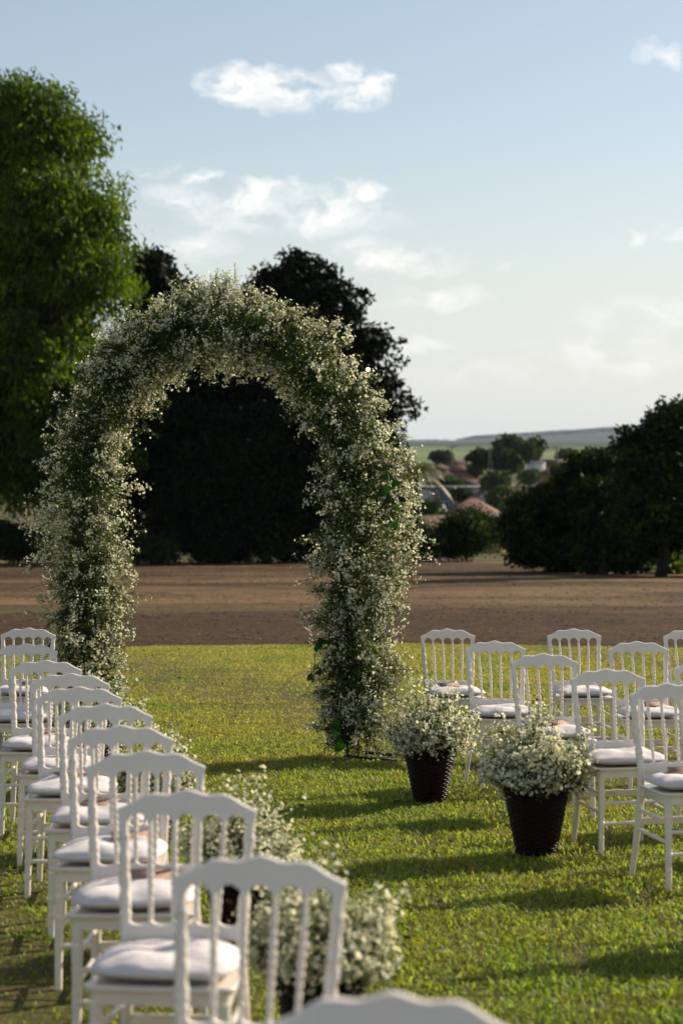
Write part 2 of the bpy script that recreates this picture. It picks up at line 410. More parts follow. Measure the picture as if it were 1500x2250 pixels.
# wood along the ridge: many rounded tree heads joined, far off
def ridge_wood():
    r = rng(9); V = []; F = []; n0 = 0
    ico = []
    for k in range(900):
        y = r.uniform(8600, 11500); u = r.uniform(.06, .22) if k > 120 else r.uniform(-.2, .06)
        if k <= 120 : y = r.uniform(10500, 11800)
        x = u * y; z = float(land_z(np.array([x]), y)[0]); s = r.uniform(13, 26) * (1 if u > .06 else .5)
        th = np.arange(7) * 2 * math.pi / 7 + r.uniform(0, 6)
        rows = [(1.3, -.3), (1.5, .35), (.9, .8)]
        P = [np.stack([x + np.cos(th) * s * a * r.uniform(.9, 2.2), y + np.sin(th) * s * a, z + s * b * .55 + 0 * th], 1) for a, b in rows]
        P.append(np.array([[x, y, z + s * .62]])); V.append(np.concatenate(P))
        for q in range(2):
            for j in range(7): F.append((n0 + q * 7 + j, n0 + q * 7 + (j + 1) % 7, n0 + q * 7 + 7 + (j + 1) % 7, n0 + q * 7 + 7 + j))
        V_ = n0 + 21
        F += [(n0 + 14 + j, n0 + 14 + (j + 1) % 7, V_, V_) for j in range(0)]
        F += [(n0 + 14, n0 + 15, n0 + 16, V_), (n0 + 16, n0 + 17, n0 + 18, V_), (n0 + 18, n0 + 19, n0 + 20, V_), (n0 + 20, n0 + 14, V_, n0 + 20)][:3]
        n0 += 22
    o = mesh_np('ridge_woodland', np.concatenate(V), [F], M['wood'], smooth=True)
    tag(o, 'distant bluish line of woods along the hill on the horizon', 'woods', kind='stuff')
ridge_wood()

# ------------------------------------------------------------------ grass
def grass_patch(seed, n, hscale):
    r = rng(seed); s = .5
    c = np.stack([r.uniform(-s / 2 - .02, s / 2 + .02, n), r.uniform(-s / 2 - .02, s / 2 + .02, n), np.full(n, -.004)], 1)
    # tufts
    tc = r.uniform(-s / 2, s / 2, (60, 2)); k = r.integers(0, 60, n); pull = r.uniform(0, .6, n)[:, None]
    c[:, :2] = c[:, :2] * (1 - pull) + (tc[k] + r.normal(0, .012, (n, 2))) * pull
    th = r.uniform(0, 2 * math.pi, n); lean = r.uniform(.15, 1.25, n); h = r.uniform(.014, .036, n) * hscale * (.7 + .6 * r.random(60)[k]); w = r.uniform(.0024, .0046, n)
    d = np.stack([np.cos(th) * np.sin(lean), np.sin(th) * np.sin(lean), np.cos(lean)], 1)
    ph = th + math.pi / 2 + r.normal(0, .5, n); sd_ = np.stack([np.cos(ph), np.sin(ph), 0 * ph], 1) * w[:, None]
    mid = c + d * h[:, None] * .55; tip = c + d * h[:, None] + np.stack([np.cos(th), np.sin(th), -.55 + 0 * th], 1) * (h * .28)[:, None]
    V = np.stack([c - sd_ * .8, c + sd_ * .8, mid + sd_, mid - sd_, tip], 1).reshape(-1, 3)
    b = np.arange(n) * 5
    q = np.stack([b, b + 1, b + 2, b + 3], 1); t = np.stack([b + 3, b + 2, b + 4], 1)
    v = np.clip(r.normal(.55, .26, n) + (r.random(60)[k] - .5) * .3, 0, 1); dead = r.random(n) < .24; v[dead] = r.uniform(0, .15, dead.sum())
    return mesh_np('grass_tuft', V, [q, t], M['grass_blade'], attr=np.concatenate([v, v]), link=False)

def build_grass():
    col = bpy.data.collections.new('grass_tufts')
    for k in range(8): col.objects.link(grass_patch(100 + k, 1350, 1.0 + .12 * (k % 3)))
    r = rng(5)
    xs = np.arange(-12, 13, .47); ys = np.arange(3.5, 30.2, .47); P = []
    for x in xs:
        for y in ys:
            X = x + r.uniform(-.03, .03); Y = y + r.uniform(-.03, .03)
            if Y < lawn_edge(X) / math.cos(SLOPE) - .22: P.append((X, Y, 0))
    for x in np.arange(-12, 13, .3): P.append((x, lawn_edge(x) / math.cos(SLOPE) - .24, 0))
    me = bpy.data.meshes.new('grass'); me.from_pydata(P, [], [])
    o = bpy.data.objects.new('grass', me); COL.objects.link(o); o.rotation_euler = (-SLOPE, 0, 0)
    tag(o, 'short mown yellow green grass covering the lawn under the chairs', 'grass', kind='stuff')
    g = bpy.data.node_groups.new('grass_scatter', 'GeometryNodeTree')
    g.interface.new_socket('Geometry', in_out='INPUT', socket_type='NodeSocketGeometry')
    g.interface.new_socket('Geometry', in_out='OUTPUT', socket_type='NodeSocketGeometry')
    N, L = g.nodes, g.links
    gi = N.new('NodeGroupInput'); go = N.new('NodeGroupOutput')
    ci = N.new('GeometryNodeCollectionInfo'); ci.inputs['Collection'].default_value = col
    ci.inputs['Separate Children'].default_value = True; ci.inputs['Reset Children'].default_value = True
    iop = N.new('GeometryNodeInstanceOnPoints'); iop.inputs['Pick Instance'].default_value = True
    ri = N.new('FunctionNodeRandomValue'); ri.data_type = 'INT'; ri.inputs[4].default_value = 0; ri.inputs[5].default_value = 7
    rr = N.new('FunctionNodeRandomValue'); rr.data_type = 'INT'; rr.inputs[4].default_value = 0; rr.inputs[5].default_value = 3; rr.inputs['Seed'].default_value = 5
    mu = N.new('ShaderNodeMath'); mu.operation = 'MULTIPLY'; mu.inputs[1].default_value = math.pi / 2
    cx = N.new('ShaderNodeCombineXYZ')
    L.new(rr.outputs[2], mu.inputs[0]); L.new(mu.outputs[0], cx.inputs[2])
    L.new(gi.outputs[0], iop.inputs['Points']); L.new(ci.outputs[0], iop.inputs['Instance'])
    L.new(ri.outputs[2], iop.inputs['Instance Index']); L.new(cx.outputs[0], iop.inputs['Rotation'])
    L.new(iop.outputs[0], go.inputs[0])
    md = o.modifiers.new('scatter', 'NODES'); md.node_group = g
build_grass()

def build_litter():
    r = rng(77); n = 46000
    y = 27.9 + 62 * r.random(n) ** 1.7; x = r.uniform(-1, 1, n) * (5 + y * .25)
    ok = y > lawn_edge(x) + .05; x, y = x[ok], y[ok]; n = len(x)
    c = np.stack([x, y, gz(y) - .035], 1); th = r.uniform(0, 6.28, n); s = r.uniform(.008, .026, n) * (y / 35) ** .4; t = r.uniform(-.4, .4, n)
    a = np.stack([np.cos(th), np.sin(th), 0 * th], 1) * s[:, None] * 1.5; b = np.stack([-np.sin(th) * np.cos(t), np.cos(th) * np.cos(t), np.sin(t)], 1) * s[:, None]
    V = np.stack([c - a, c - b, c + a, c + b], 1).reshape(-1, 3); k = np.arange(n) * 4
    o = mesh_np('dead_leaves', V, [np.stack([k, k + 1, k + 2, k + 3], 1)], M['litter'], attr=r.random(n) ** 1.5)
    tag(o, 'dry brown leaf litter and clods strewn over the bare field', 'leaf litter', kind='stuff')
build_litter()
def lawn_leaves():
    r = rng(88); n = 520; y = 6.5 + 22 * r.random(n); x = r.uniform(-1, 1, n) * (2.5 + y * .2)
    c = np.stack([x, y, gz(y) + r.uniform(.012, .028, n)], 1); th = r.uniform(0, 6.28, n); s = r.uniform(.012, .026, n); t = r.uniform(-.7, .7, n); u = r.uniform(-.5, .5, n)
    a = np.stack([np.cos(th), np.sin(th), u], 1) * s[:, None] * 1.3; b = np.stack([-np.sin(th) * np.cos(t), np.cos(th) * np.cos(t), np.sin(t)], 1) * s[:, None] * .7
    V = np.stack([c - a, c - b, c + np.array((0, 0, .004)), c + a, c + b], 1).reshape(-1, 3); k = np.arange(n) * 5
    F = [np.concatenate([np.stack([k, k + 1, k + 2], 1), np.stack([k + 1, k + 3, k + 2], 1), np.stack([k + 3, k + 4, k + 2], 1), np.stack([k + 4, k, k + 2], 1)])]
    o = mesh_np('fallen_leaves', V, F, M['litter'], attr=np.tile(r.uniform(.4, 1, n), 4)); tag(o, 'small dry fallen leaves scattered on the mown grass', 'fallen leaves', kind='stuff')
lawn_leaves()

# ------------------------------------------------------------------ trees
def leaves_mesh(name, C, D, ln, wd, mat, parent, v, seed, fold=.0):
    r = rng(seed); n = len(C)
    D = D / (np.linalg.norm(D, axis=1)[:, None] + 1e-9)
    q = r.standard_normal((n, 3)); W = np.cross(D, q); W /= np.linalg.norm(W, axis=1)[:, None] + 1e-9
    ln = np.broadcast_to(ln, (n,))[:, None]; wd = np.broadcast_to(wd, (n,))[:, None]
    V = np.stack([C - D * ln * .5, C - D * ln * .05 + W * wd * .5, C + D * ln * .5, C - D * ln * .05 - W * wd * .5], 1).reshape(-1, 3)
    k = np.arange(n) * 4
    return mesh_np(name, V, [np.stack([k, k + 1, k + 2, k + 3], 1)], mat, parent, attr=v)

def boughs(clumps, r, size, k, flat=.6):
    """break smooth ellipsoids into many overlapping leafy boughs with hollows between"""
    area = np.array([c[1][0] * c[1][1] + c[1][1] * c[1][2] + c[1][0] * c[1][2] for c in clumps]); area /= area.sum()
    out = []
    for i in r.choice(len(clumps), k, p=area):
        c, rd = clumps[i]; u = r.standard_normal(3); u /= np.linalg.norm(u); s = size * r.uniform(.55, 1.35)
        q = np.array(c) + u * np.maximum(np.array(rd) - s * .55, .1) * (r.uniform(.80, 1.04) if r.random() < .8 else r.uniform(.3, .8))
        out.append((tuple(q), (s, s, s * flat)))
    return out
def crown_points(clumps, n, r, twig=.32, per=22, inner=.25, rough=.16):
    """twigs gathered near the surface of lumpy ellipsoids, with leaves round each twig"""
    area = np.array([(c[1][0] * c[1][1] + c[1][1] * c[1][2] + c[1][0] * c[1][2]) ** .98 for c in clumps]); area /= area.sum()
    nt_ = max(8, n // per); ci = r.choice(len(clumps), nt_, p=area)
    cen = np.array([c[0] for c in clumps], float)[ci]; rad = np.array([c[1] for c in clumps], float)[ci]
    u = r.standard_normal((nt_, 3)); u /= np.linalg.norm(u, axis=1)[:, None]
    ph = r.uniform(0, 6.28, (4,)); k = r.uniform(3, 7, (4, 3))
    lump = sum(np.sin(u @ k[i] * 1.3 + ph[i] + ci) for i in range(4)) / 4
    rr = np.where(r.random(nt_) < inner, r.uniform(.25, .8, nt_), r.uniform(.82, 1.02, nt_)) * (1 + rough * lump)
    T = cen + u * rad * rr[:, None]
    idx = r.integers(0, nt_, n)
    size = twig * r.uniform(.6, 1.5, nt_)
    C = T[idx] + np.clip(r.standard_normal((n, 3)), -1.9, 1.9) * size[idx][:, None] * np.array((1, 1, .75))
    return C, u[idx], T, idx

def make_tree(name, base, clumps, n, leaf, mat, trunk_r, label, cat='tree', group=None, seed=1, droop=.2, twig=.32, per=22, inner=.25, rough=.16, trunk=True, bough=None):
    """clumps in world coordinates"""
    r = rng(seed); base = Vector(base)
    t = empty(name, base); tag(t, label, cat, group)
    cl = [((c[0][0] - base.x, c[0][1] - base.y, c[0][2] - base.z), c[1]) for c in clumps]
    lc = boughs(cl, r, *bough) if bough else cl
    C, U, T, idx = crown_points(lc, n, r, twig, per, inner, rough)
    keep = C[:, 2] > .05; C, U, idx = C[keep], U[keep], idx[keep]; n = len(C)
    D = U * .5 + r.standard_normal((n, 3)) * .8 + np.array((0, 0, -droop))
    tv = r.random(len(T))
    v = np.clip(.5 * tv[idx] + .5 * r.random(n), 0, 1)
    leaves_mesh('crown', C, D, leaf[0] * r.uniform(.7, 1.3, n), leaf[1] * r.uniform(.7, 1.3, n), mat, t, v, seed + 1)
    if trunk:
        m = MB(); top = np.mean([c[0] for c in cl], axis=0); hz = top[2]
        p0 = np.array((0, 0, -.3)); p1 = np.array((top[0] * .25, top[1] * .25, hz * .45))
        path = [p0 + (p1 - p0) * s + np.array((math.sin(s * 5 + seed) * .08, math.cos(s * 4 + seed) * .08, 0)) * trunk_r * 3 for s in np.linspace(0, 1, 8)]
        m.tube(path, np.linspace(trunk_r * 1.35, trunk_r * .8, 8), 10)
        for c in cl:
            q = np.array(c[0]); a = path[-1]
            mid = a + (q - a) * .5 + np.array((0, 0, np.linalg.norm(q - a) * .12))
            s = np.linspace(0, 1, 7)[:, None]
            m.tube((1 - s) ** 2 * a + 2 * s * (1 - s) * mid + s ** 2 * q, np.linspace(trunk_r * .38, trunk_r * .08, 7), 6)
            for b in range(4):
                u = r.standard_normal(3); u /= np.linalg.norm(u); e = q + u * np.array(c[1]) * .8
                st = a + (q - a) * .65
                m.tube(np.array([st, (st + e) / 2 + (0, 0, .1), e]), [trunk_r * .2, trunk_r * .12, trunk_r * .04], 5)
        m.build('trunk', M['bark'], t, True)
    return t

def px_clumps(L, d, depth=1.0):
    """ellipsoids (px, py, rx, ry, back) given on the photograph and set at their real distance"""
    out = []
    for c in L:
        px, py, rx, ry = c[:4]; dd = d + (c[4] if len(c) > 4 else 0); k = dd / FPX
        p = at(px, py, dd); out.append(((p.x, p.y, p.z), (rx * k, depth * (rx + ry) * .5 * k, ry * k)))
    return out

# the great feathery tree on the left
D1 = 88
make_tree('feathery_tree', (at(-60, 1228, D1).x, D1, gz(D1) - .1),
          px_clumps([(38, 290, 135, 120, -2), (128, 330, 75, 90, 0), (193, 470, 62, 85, -2), (68, 470, 140, 110, -3), (-142, 260, 160, 150, 1), (168, 600, 95, 75, -3),
                     (-32, 560, 70, 70, -1), (233, 640, 48, 60, 1), (98, 700, 130, 75, 0), (-172, 520, 170, 160, 2), (-12, 850, 150, 120, 2), (128, 820, 130, 110, 3),
                     (8, 430, 100, 110, 0), (205, 545, 62, 62, -1), (110, 570, 100, 80, -1), (-2, 650, 110, 110, 4), (38, 780, 110, 100, -1), (-222, 800, 170, 170, 0), (28, 1020, 150, 110, 3), (163, 1000, 90, 110, 4), (-352, 450, 150, 220, 2), (-372, 820, 130, 150, 3)], D1, .8),
          330000, (.29, .09), M['leaf_fine'], .55, 'tall feathery green tree filling the left edge behind the flower arch', seed=11, droop=1.2, twig=.30, per=26, inner=.15, rough=.2, bough=(1.35, 600, .66))

# the broad black-green tree behind the arch
D2 = 96
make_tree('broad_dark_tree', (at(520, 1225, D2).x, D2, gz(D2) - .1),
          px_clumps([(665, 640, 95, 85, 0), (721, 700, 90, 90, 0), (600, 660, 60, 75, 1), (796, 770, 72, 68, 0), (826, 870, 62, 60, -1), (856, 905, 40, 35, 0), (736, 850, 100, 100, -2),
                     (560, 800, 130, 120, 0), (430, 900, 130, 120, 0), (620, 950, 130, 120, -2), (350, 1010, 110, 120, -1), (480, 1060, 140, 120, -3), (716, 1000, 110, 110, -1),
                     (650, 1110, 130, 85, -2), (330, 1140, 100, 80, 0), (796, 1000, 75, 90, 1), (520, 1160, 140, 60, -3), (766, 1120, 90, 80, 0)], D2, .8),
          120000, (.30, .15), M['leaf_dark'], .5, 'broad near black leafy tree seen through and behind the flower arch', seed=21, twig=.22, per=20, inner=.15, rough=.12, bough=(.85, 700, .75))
D3 = 104
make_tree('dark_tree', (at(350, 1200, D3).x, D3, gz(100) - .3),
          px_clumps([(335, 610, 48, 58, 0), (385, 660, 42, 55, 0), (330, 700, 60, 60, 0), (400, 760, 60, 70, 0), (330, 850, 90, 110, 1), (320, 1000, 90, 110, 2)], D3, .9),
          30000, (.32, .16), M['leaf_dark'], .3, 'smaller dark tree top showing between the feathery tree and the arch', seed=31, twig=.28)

# the hedge of bushy trees on the right
make_tree('bushy_tree', (at(1215, 1250, 76).x, 76, gz(76) - .1),
          px_clumps([(1215, 1100, 95, 80, 0), (1160, 1150, 58, 90, 0), (1290, 1080, 75, 80, 0), (1215, 1190, 110, 60, 0), (1170, 1215, 60, 34, 0), (1270, 1225, 90, 34, 0), (1320, 1170, 90, 80, 1)], 76, .9),
          42000, (.20, .10), M['leaf_mid'], .16, 'rounded dark bushy tree at the field edge, left end of the right hedge', group='bushy trees at the right edge of the field', seed=41, twig=.13, per=20, inner=.15, bough=(.48, 300, .8))
make_tree('bushy_tree', (at(1325, 1260, 72).x, 72, gz(72) - .1),
          px_clumps([(1300, 1040, 55, 50, 4), (1345, 1050, 60, 65, 3), (1335, 1130, 90, 90, 2), (1290, 1100, 60, 70, 3), (1390, 1180, 80, 70, 1), (1340, 1225, 90, 36, 1)], 72, .9),
          36000, (.20, .10), M['leaf_mid'], .16, 'middle bushy tree of the right hedge with sunlit top leaves', group='bushy trees at the right edge of the field', seed=42, twig=.13, per=20, inner=.15, bough=(.48, 260, .8))
make_tree('bushy_tree', (at(1452, 1264, 69).x, 69, gz(69) - .1),
          px_clumps([(1465, 950, 50, 62, 0), (1430, 1010, 52, 60, 0), (1385, 975, 28, 24, 0), (1480, 1050, 90, 100, 1), (1420, 1110, 90, 90, 0), (1540, 960, 90, 90, 2), (1570, 1130, 100, 100, 1), (1450, 1180, 75, 45, 2)], 69, .9),
          62000, (.20, .10), M['leaf_mid'], .17, 'tallest dark tree at the right edge of the picture with a bare trunk', group='bushy trees at the right edge of the field', seed=43, twig=.13, per=20, inner=.15, bough=(.48, 420, .8))

# shrubs along the far edge of the field
def shrub(name, px, py, d, w, h, n, label, seed, mat='leaf_mid', leaf=(.16, .09), group='shrubs along the far edge of the field'):
    k = d / FPX; r = random.Random(seed)
    cl = [(px + r.uniform(-.3, .3) * w, py - h * r.uniform(.25, .6), w * r.uniform(.22, .34), h * r.uniform(.3, .42), r.uniform(-1, 1)) for _ in range(6)]
    b = at(px, py, d)
    z0 = gz(min(d, 100)) - .1 if d < 101 else float(land_z(np.array([b.x]), d)[0])
    return make_tree(name, (b.x, d, min(z0, b.z)), px_clumps(cl, d, .8), n, leaf, M[mat], .05, label, 'shrub', group, seed=seed, twig=.2, per=18, inner=.35)
shrub('shrub', 1025, 1228, 98, 165, 108, 17000, 'leafy shrub with pale glinting leaves between the arch and the right hedge', 51)
shrub('shrub', 625, 1232, 93, 150, 88, 9000, 'low dim shrub seen through the arch beside its right leg', 52)
shrub('shrub', 480, 1232, 92, 120, 50, 5000, 'low dim shrub seen through the middle of the arch', 53, 'leaf_dark')
shrub('shrub', 330, 1234, 90, 110, 60, 5000, 'low dim shrub seen through the arch beside its left leg', 54, 'leaf_mid')
shrub('shrub', 40, 1232, 92, 165, 92, 11000, 'low green shrub under the feathery tree at the left edge', 55)
shrub('shrub', 920, 1228, 97, 70, 70, 5000, 'small shrub just right of the arch beyond the field', 56, 'leaf_mid')
shrub('shrub', 1480, 1262, 74, 60, 45, 2500, 'small bright green shrub below the tallest right tree', 57, 'leaf_fine', (.14, .08))
shrub('shrub', 1395, 1256, 78, 80, 26, 2500, 'low bright green growth left of the bare trunk on the right', 58, 'leaf_fine', (.14, .06))

# palm beside the arch's right shoulder
def palm():
    d = 92; b = at(912, 1225, d); t = empty('palm_tree', (b.x, d, gz(d) - .1)); tag(t, 'palm with green and dry orange fronds just right of the arch', 'palm tree')
    r = rng(66); top = at(912, 1035, d); h = top.z - t.location.z
    m = MB(); m.tube([(0, 0, -.2), (.1, 0, h * .5), (0, 0, h)], [.14, .11, .10], 8); m.build('trunk', M['bark'], t, True)
    for k in range(17):
        a = k * 2.399 + r.uniform(-.2, .2); up = r.uniform(-.2, 1.2); L_ = r.uniform(1.3, 1.9)
        V = []; F = []; s = np.linspace(0, 1, 14)
        dirh = np.array((math.cos(a), math.sin(a), 0)); P = np.array([dirh * L_ * q * math.cos(up * (1 - q * .3)) + np.array((0, 0, L_ * (math.sin(up) * q - .75 * q * q))) for q in s]) + np.array((0, 0, h))
        side = np.cross(dirh, (0, 0, 1)); F3 = []
        for i in range(1, 14):
            for sg in (-1, 1):
                for e in (0, .5):
                    o = P[i] - (P[i] - P[i - 1]) * e; ln = .42 * math.sin(math.pi * min(1, .15 + s[i] * .85)) + .08
                    tip = o + side * sg * ln + (P[i] - P[i - 1]) * 1.0 + np.array((0, 0, -.12 - .15 * ln)); n0 = len(V)
                    V += [o, o + (P[i] - P[i - 1]) * .35, tip]; F3.append((n0, n0 + 1, n0 + 2))
        dry = up < .25
        v = np.full(len(F3), .78 if dry else r.uniform(.1, .55)) + r.uniform(-.05, .05, len(F3))
        mesh_np('frond', np.array(V), [F3], M['palm'], t, attr=np.clip(v, 0, 1))
palm()

# trees of the valley
def far_tree(name, px, pyb, d, w, h, label, seed, n=5000, flat=False, trunk=True, mat='leaf_far', group='trees standing in the valley town'):
    r = random.Random(seed); b = at(px, pyb, d); z0 = float(land_z(np.array([b.x]), d)[0]); k = d / FPX
    if flat: cl = [(px + (i - 2.5) / 2.5 * w * .36, pyb - h * (.72 + .12 * math.sin(i * 1.3)) , w * .17, h * .22, r.uniform(-3, 3)) for i in range(6)]
    else: cl = [(px + r.uniform(-.28, .28) * w, pyb - h * r.uniform(.35, .75), w * r.uniform(.24, .32), h * r.uniform(.24, .32), r.uniform(-2, 2)) for _ in range(6)]
    return make_tree(name, (b.x, d, z0), px_clumps(cl, d, .8), n, (.9 * d / 350, .5 * d / 350), M[mat], .25, label, 'tree', group, seed=seed, twig=.34 * d / 350, per=18, inner=.4, trunk=trunk)
far_tree('spreading_tree', 1140, 1045, 380, 105, 84, 'tall spreading flat topped tree in the valley before the blue hills', 61, flat=True)
far_tree('round_tree', 1072, 1034, 400, 84, 52, 'dark round tree left of the spreading tree in the valley', 62, mat='leaf_mid')
far_tree('round_tree', 1120, 1038, 375, 52, 44, 'dark tree filling under the spreading tree in the valley', 60, mat='leaf_mid')
far_tree('round_tree', 1085, 1085, 290, 64, 52, 'light green round bush tree among the roofs', 63)
far_tree('round_tree', 1098, 1115, 250, 52, 46, 'green bush tree in front of the long grey building', 64)
far_tree('round_tree', 1162, 1062, 330, 32, 28, 'small green tree by the white walled house', 65)
far_tree('round_tree', 935, 1150, 200, 66, 46, 'green bush by the near dark red roof', 68)
far_tree('round_tree', 1125, 1160, 215, 60, 60, 'pale olive bush against the hedge below the roofs', 69)
far_tree('round_tree', 1330, 1030, 420, 90, 46, 'dark tree showing above the right hedge in the valley', 70, mat='leaf_mid')
far_tree('round_tree', 1250, 1010, 520, 40, 16, 'tiny dark tree beyond the pole right of the white walled house', 71)
far_tree('round_tree', 975, 1008, 560, 44, 9, 'low dark tree line left end of the town', 72, mat='leaf_mid')

far_tree('round_tree', 1010, 1096, 275, 34, 18, 'small dark bush left of centre before the long grey building', 73, mat='leaf_mid', n=2500)
far_tree('round_tree', 985, 1070, 330, 40, 18, 'low green bush behind the long grey building', 74, n=2500)
far_tree('round_tree', 1048, 1042, 410, 30, 16, 'low green bush left of the lattice mast', 75, n=2500)
far_tree('round_tree', 1240, 1048, 340, 60, 26, 'bushy tree just above the hedge below the row of clay roofs', 76, mat='leaf_mid', n=3500)
# ------------------------------------------------------------------ houses of the town
def house(px0, px1, y_ridge, y_eave, d, label, wall='w_beige', roof='roof', kind='hip', depth=9.0, rot=0.0, wins=3):
    k = d / FPX; c = at((px0 + px1) / 2, y_eave, d); w = (px1 - px0) * k; ze = c.z; zr = at(0, y_ridge, d).z
    z0 = float(land_z(np.array([c.x]), d)[0]) - .3
    if ze < z0 + 2.4: z0 = ze - 2.8
    t = empty('house', (c.x, d, z0)); t.rotation_euler = (0, 0, rot); tag(t, label, 'house', 'houses of the town in the valley')
    he = ze - z0; hr = zr - z0; o = .35; hw = w / 2; hd = depth / 2
    m = MB(); m.box((0, hd, he / 2), (w - 2 * o, depth - 2 * o, he)); m.build('wall', M[wall], t)
    m = MB()
    if kind == 'flat':
        m.box((0, hd, he + (hr - he) / 2), (w, depth, max(.15, hr - he)))
    else:
        ins = min(hw, hd) * .9 if kind == 'hip' else 0
        V = [(-hw, 0, he), (hw, 0, he), (hw, depth, he), (-hw, depth, he), (-hw + ins, hd, hr), (hw - ins, hd, hr),
             (-hw, 0, he - .12), (hw, 0, he - .12), (hw, depth, he - .12), (-hw, depth, he - .12)]
        m.add(V, [(0, 1, 5, 4), (1, 2, 5), (2, 3, 4, 5), (3, 0, 4), (6, 7, 1, 0), (7, 8, 2, 1), (8, 9, 3, 2), (9, 6, 0, 3), (9, 8, 7, 6)])
    m.build('roof', M[roof], t)
    for i in range(wins):
        x = -hw + w * (i + .5) / wins
        f = MB(); z = min(he - 1.0, 1.6) + .3
        f.box((x, o - .03, z + .6), (1.3, .08, .1)); f.box((x, o - .03, z - .6), (1.3, .1, .08)); f.box((x - .62, o - .03, z), (.08, .08, 1.2)); f.box((x + .62, o - .03, z), (.08, .08, 1.2)); f.box((x, o - .03, z), (.06, .06, 1.2))
        fr = f.build('window', M['w_white'], t); g = MB(); g.box((x, o - .012, z), (1.2, .03, 1.12)); g.build('pane', M['pane'], fr)
    return t
HOUSES = [
    (905, 1012, 1136, 1172, 178, 'near house with dark old red roof right of the arch', 'w_brick', 'roof_old', 'gable', 8, .25, 2),
    (962, 1102, 1097, 1138, 232, 'hip roofed house with ochre wall in the middle of the town view', 'w_ochre', 'roof', 'hip', 10, -.12, 3),
    (962, 1076, 1070, 1075, 300, 'long low grey flat roofed building among the houses', 'w_grey', 'roof_grey', 'flat', 8, 0, 4),
    (905, 961, 1070, 1074, 305, 'white walled flat building beside the arch and the palm', 'w_white', 'roof_grey', 'flat', 8, 0, 2),
    (925, 985, 1110, 1124, 262, 'low house with pale blue grey roof behind the near dark roof', 'w_beige', 'roof_grey', 'gable', 7, .1, 2),
    (1040, 1104, 1128, 1142, 205, 'small ochre walled house under the hip roof', 'w_ochre', 'roof_old', 'gable', 6, -.2, 1),
    (950, 1052, 1042, 1062, 370, 'wide clay roof above the long grey building', 'w_brick', 'roof', 'hip', 11, .1, 3),
    (1020, 1075, 1054, 1068, 345, 'small clay roof behind the light green bush tree', 'w_beige', 'roof_old', 'gable', 9, .1, 2),
    (990, 1062, 1024, 1037, 440, 'brick red house left of the dark round tree', 'w_brick', 'roof', 'gable', 10, 0, 2),
    (942, 1000, 1020, 1032, 455, 'clay roofed house at the left end of the town view', 'w_beige', 'roof_old', 'hip', 10, 0, 2),
    (955, 1030, 1009, 1016, 560, 'farthest clay roof at the left of the town', 'w_brick', 'roof_old', 'gable', 12, 0, 2),
    (1160, 1202, 1005, 1010, 400, 'white walled house left of the wooden pole', 'w_white', 'roof', 'gable', 10, 0, 2),
    (1203, 1275, 1010, 1020, 440, 'row of clay roofs right of the white walled house', 'w_brick', 'roof', 'gable', 12, 0, 3),
    (1190, 1250, 1026, 1040, 355, 'nearer orange brick house below the white walled house', 'w_brick', 'roof', 'hip', 9, 0, 2),
    (1100, 1158, 1064, 1080, 320, 'beige house between the green bush trees and the hedge', 'w_beige', 'roof', 'gable', 9, .1, 2),
    (1270, 1330, 1018, 1030, 430, 'clay roof half hidden behind the right hedge', 'w_white', 'roof_old', 'hip', 9, 0, 2),
    (-10, 55, 1150, 1162, 165, 'dim house partly glimpsed under the feathery tree at the left edge', 'w_beige', 'roof_old', 'gable', 8, 0, 2),
]
for h in HOUSES: house(*h)

def utility_pole(px, pyt, d, label, arm=1.6):
    b = at(px, pyt, d); z0 = float(land_z(np.array([b.x]), d)[0]) - .2
    t = empty('utility_pole', (b.x, d, z0)); tag(t, label, 'utility pole', 'utility poles in the town'); H = b.z - z0
    m = MB(); m.tube([(0, 0, 0), (0, 0, H)], [.22, .15], 8); m.build('pole', M['pole'], t, True)
    m = MB(); m.box((0, -.2, H - .6), (arm, .14, .14)); m.build('crossarm', M['pole'], t)
    for x in (-.42, 0, .42):
        m = MB(); m.tube([(x * arm, -.2, H - .53), (x * arm, -.2, H - .28)], [.07, .05], 6); m.build('insulator', M['w_grey'], t)
    return b
pa = utility_pole(992, 976, 470, 'utility pole at the left of the town skyline', 2.4)
pb = utility_pole(1222, 978, 430, 'utility pole standing right of the spreading tree', 2.2)
def mast():
    d = 340; b = at(1075, 985, d); z0 = float(land_z(np.array([b.x]), d)[0]); H = b.z - z0
    t = empty('lattice_mast', (b.x, d, z0)); tag(t, 'thin pale lattice mast before the round dark tree', 'mast'); m = MB()
    for a in (0, 2.09, 4.19):
        m.tube([(math.cos(a) * 1.3, math.sin(a) * 1.3, 0), (math.cos(a) * .05, math.sin(a) * .05, H)], [.06, .04], 5)
    m.build('legs', M['w_grey'], t); m = MB()
    for q in np.linspace(.1, .9, 8):
        P = [(math.cos(a) * 1.3 * (1 - q), math.sin(a) * 1.3 * (1 - q), H * q) for a in (0, 2.09, 4.19)]
        for i in range(3): m.tube([P[i], P[(i + 1) % 3]], .035, 4)
    m.build('bracing', M['w_grey'], t)
mast()
def wire():
    m = MB()
    for dz in (-.3, -.9):
        s = np.linspace(0, 1, 20); P = np.array([np.array(pa) * (1 - q) + np.array(pb) * q + np.array((0, 0, dz - 1.2 * 4 * q * (1 - q))) for q in s]); m.tube(P, .03, 4)
    tag(m.build('power_line', M['iron']), 'thin power line strung between the two utility poles', 'power line')
wire()

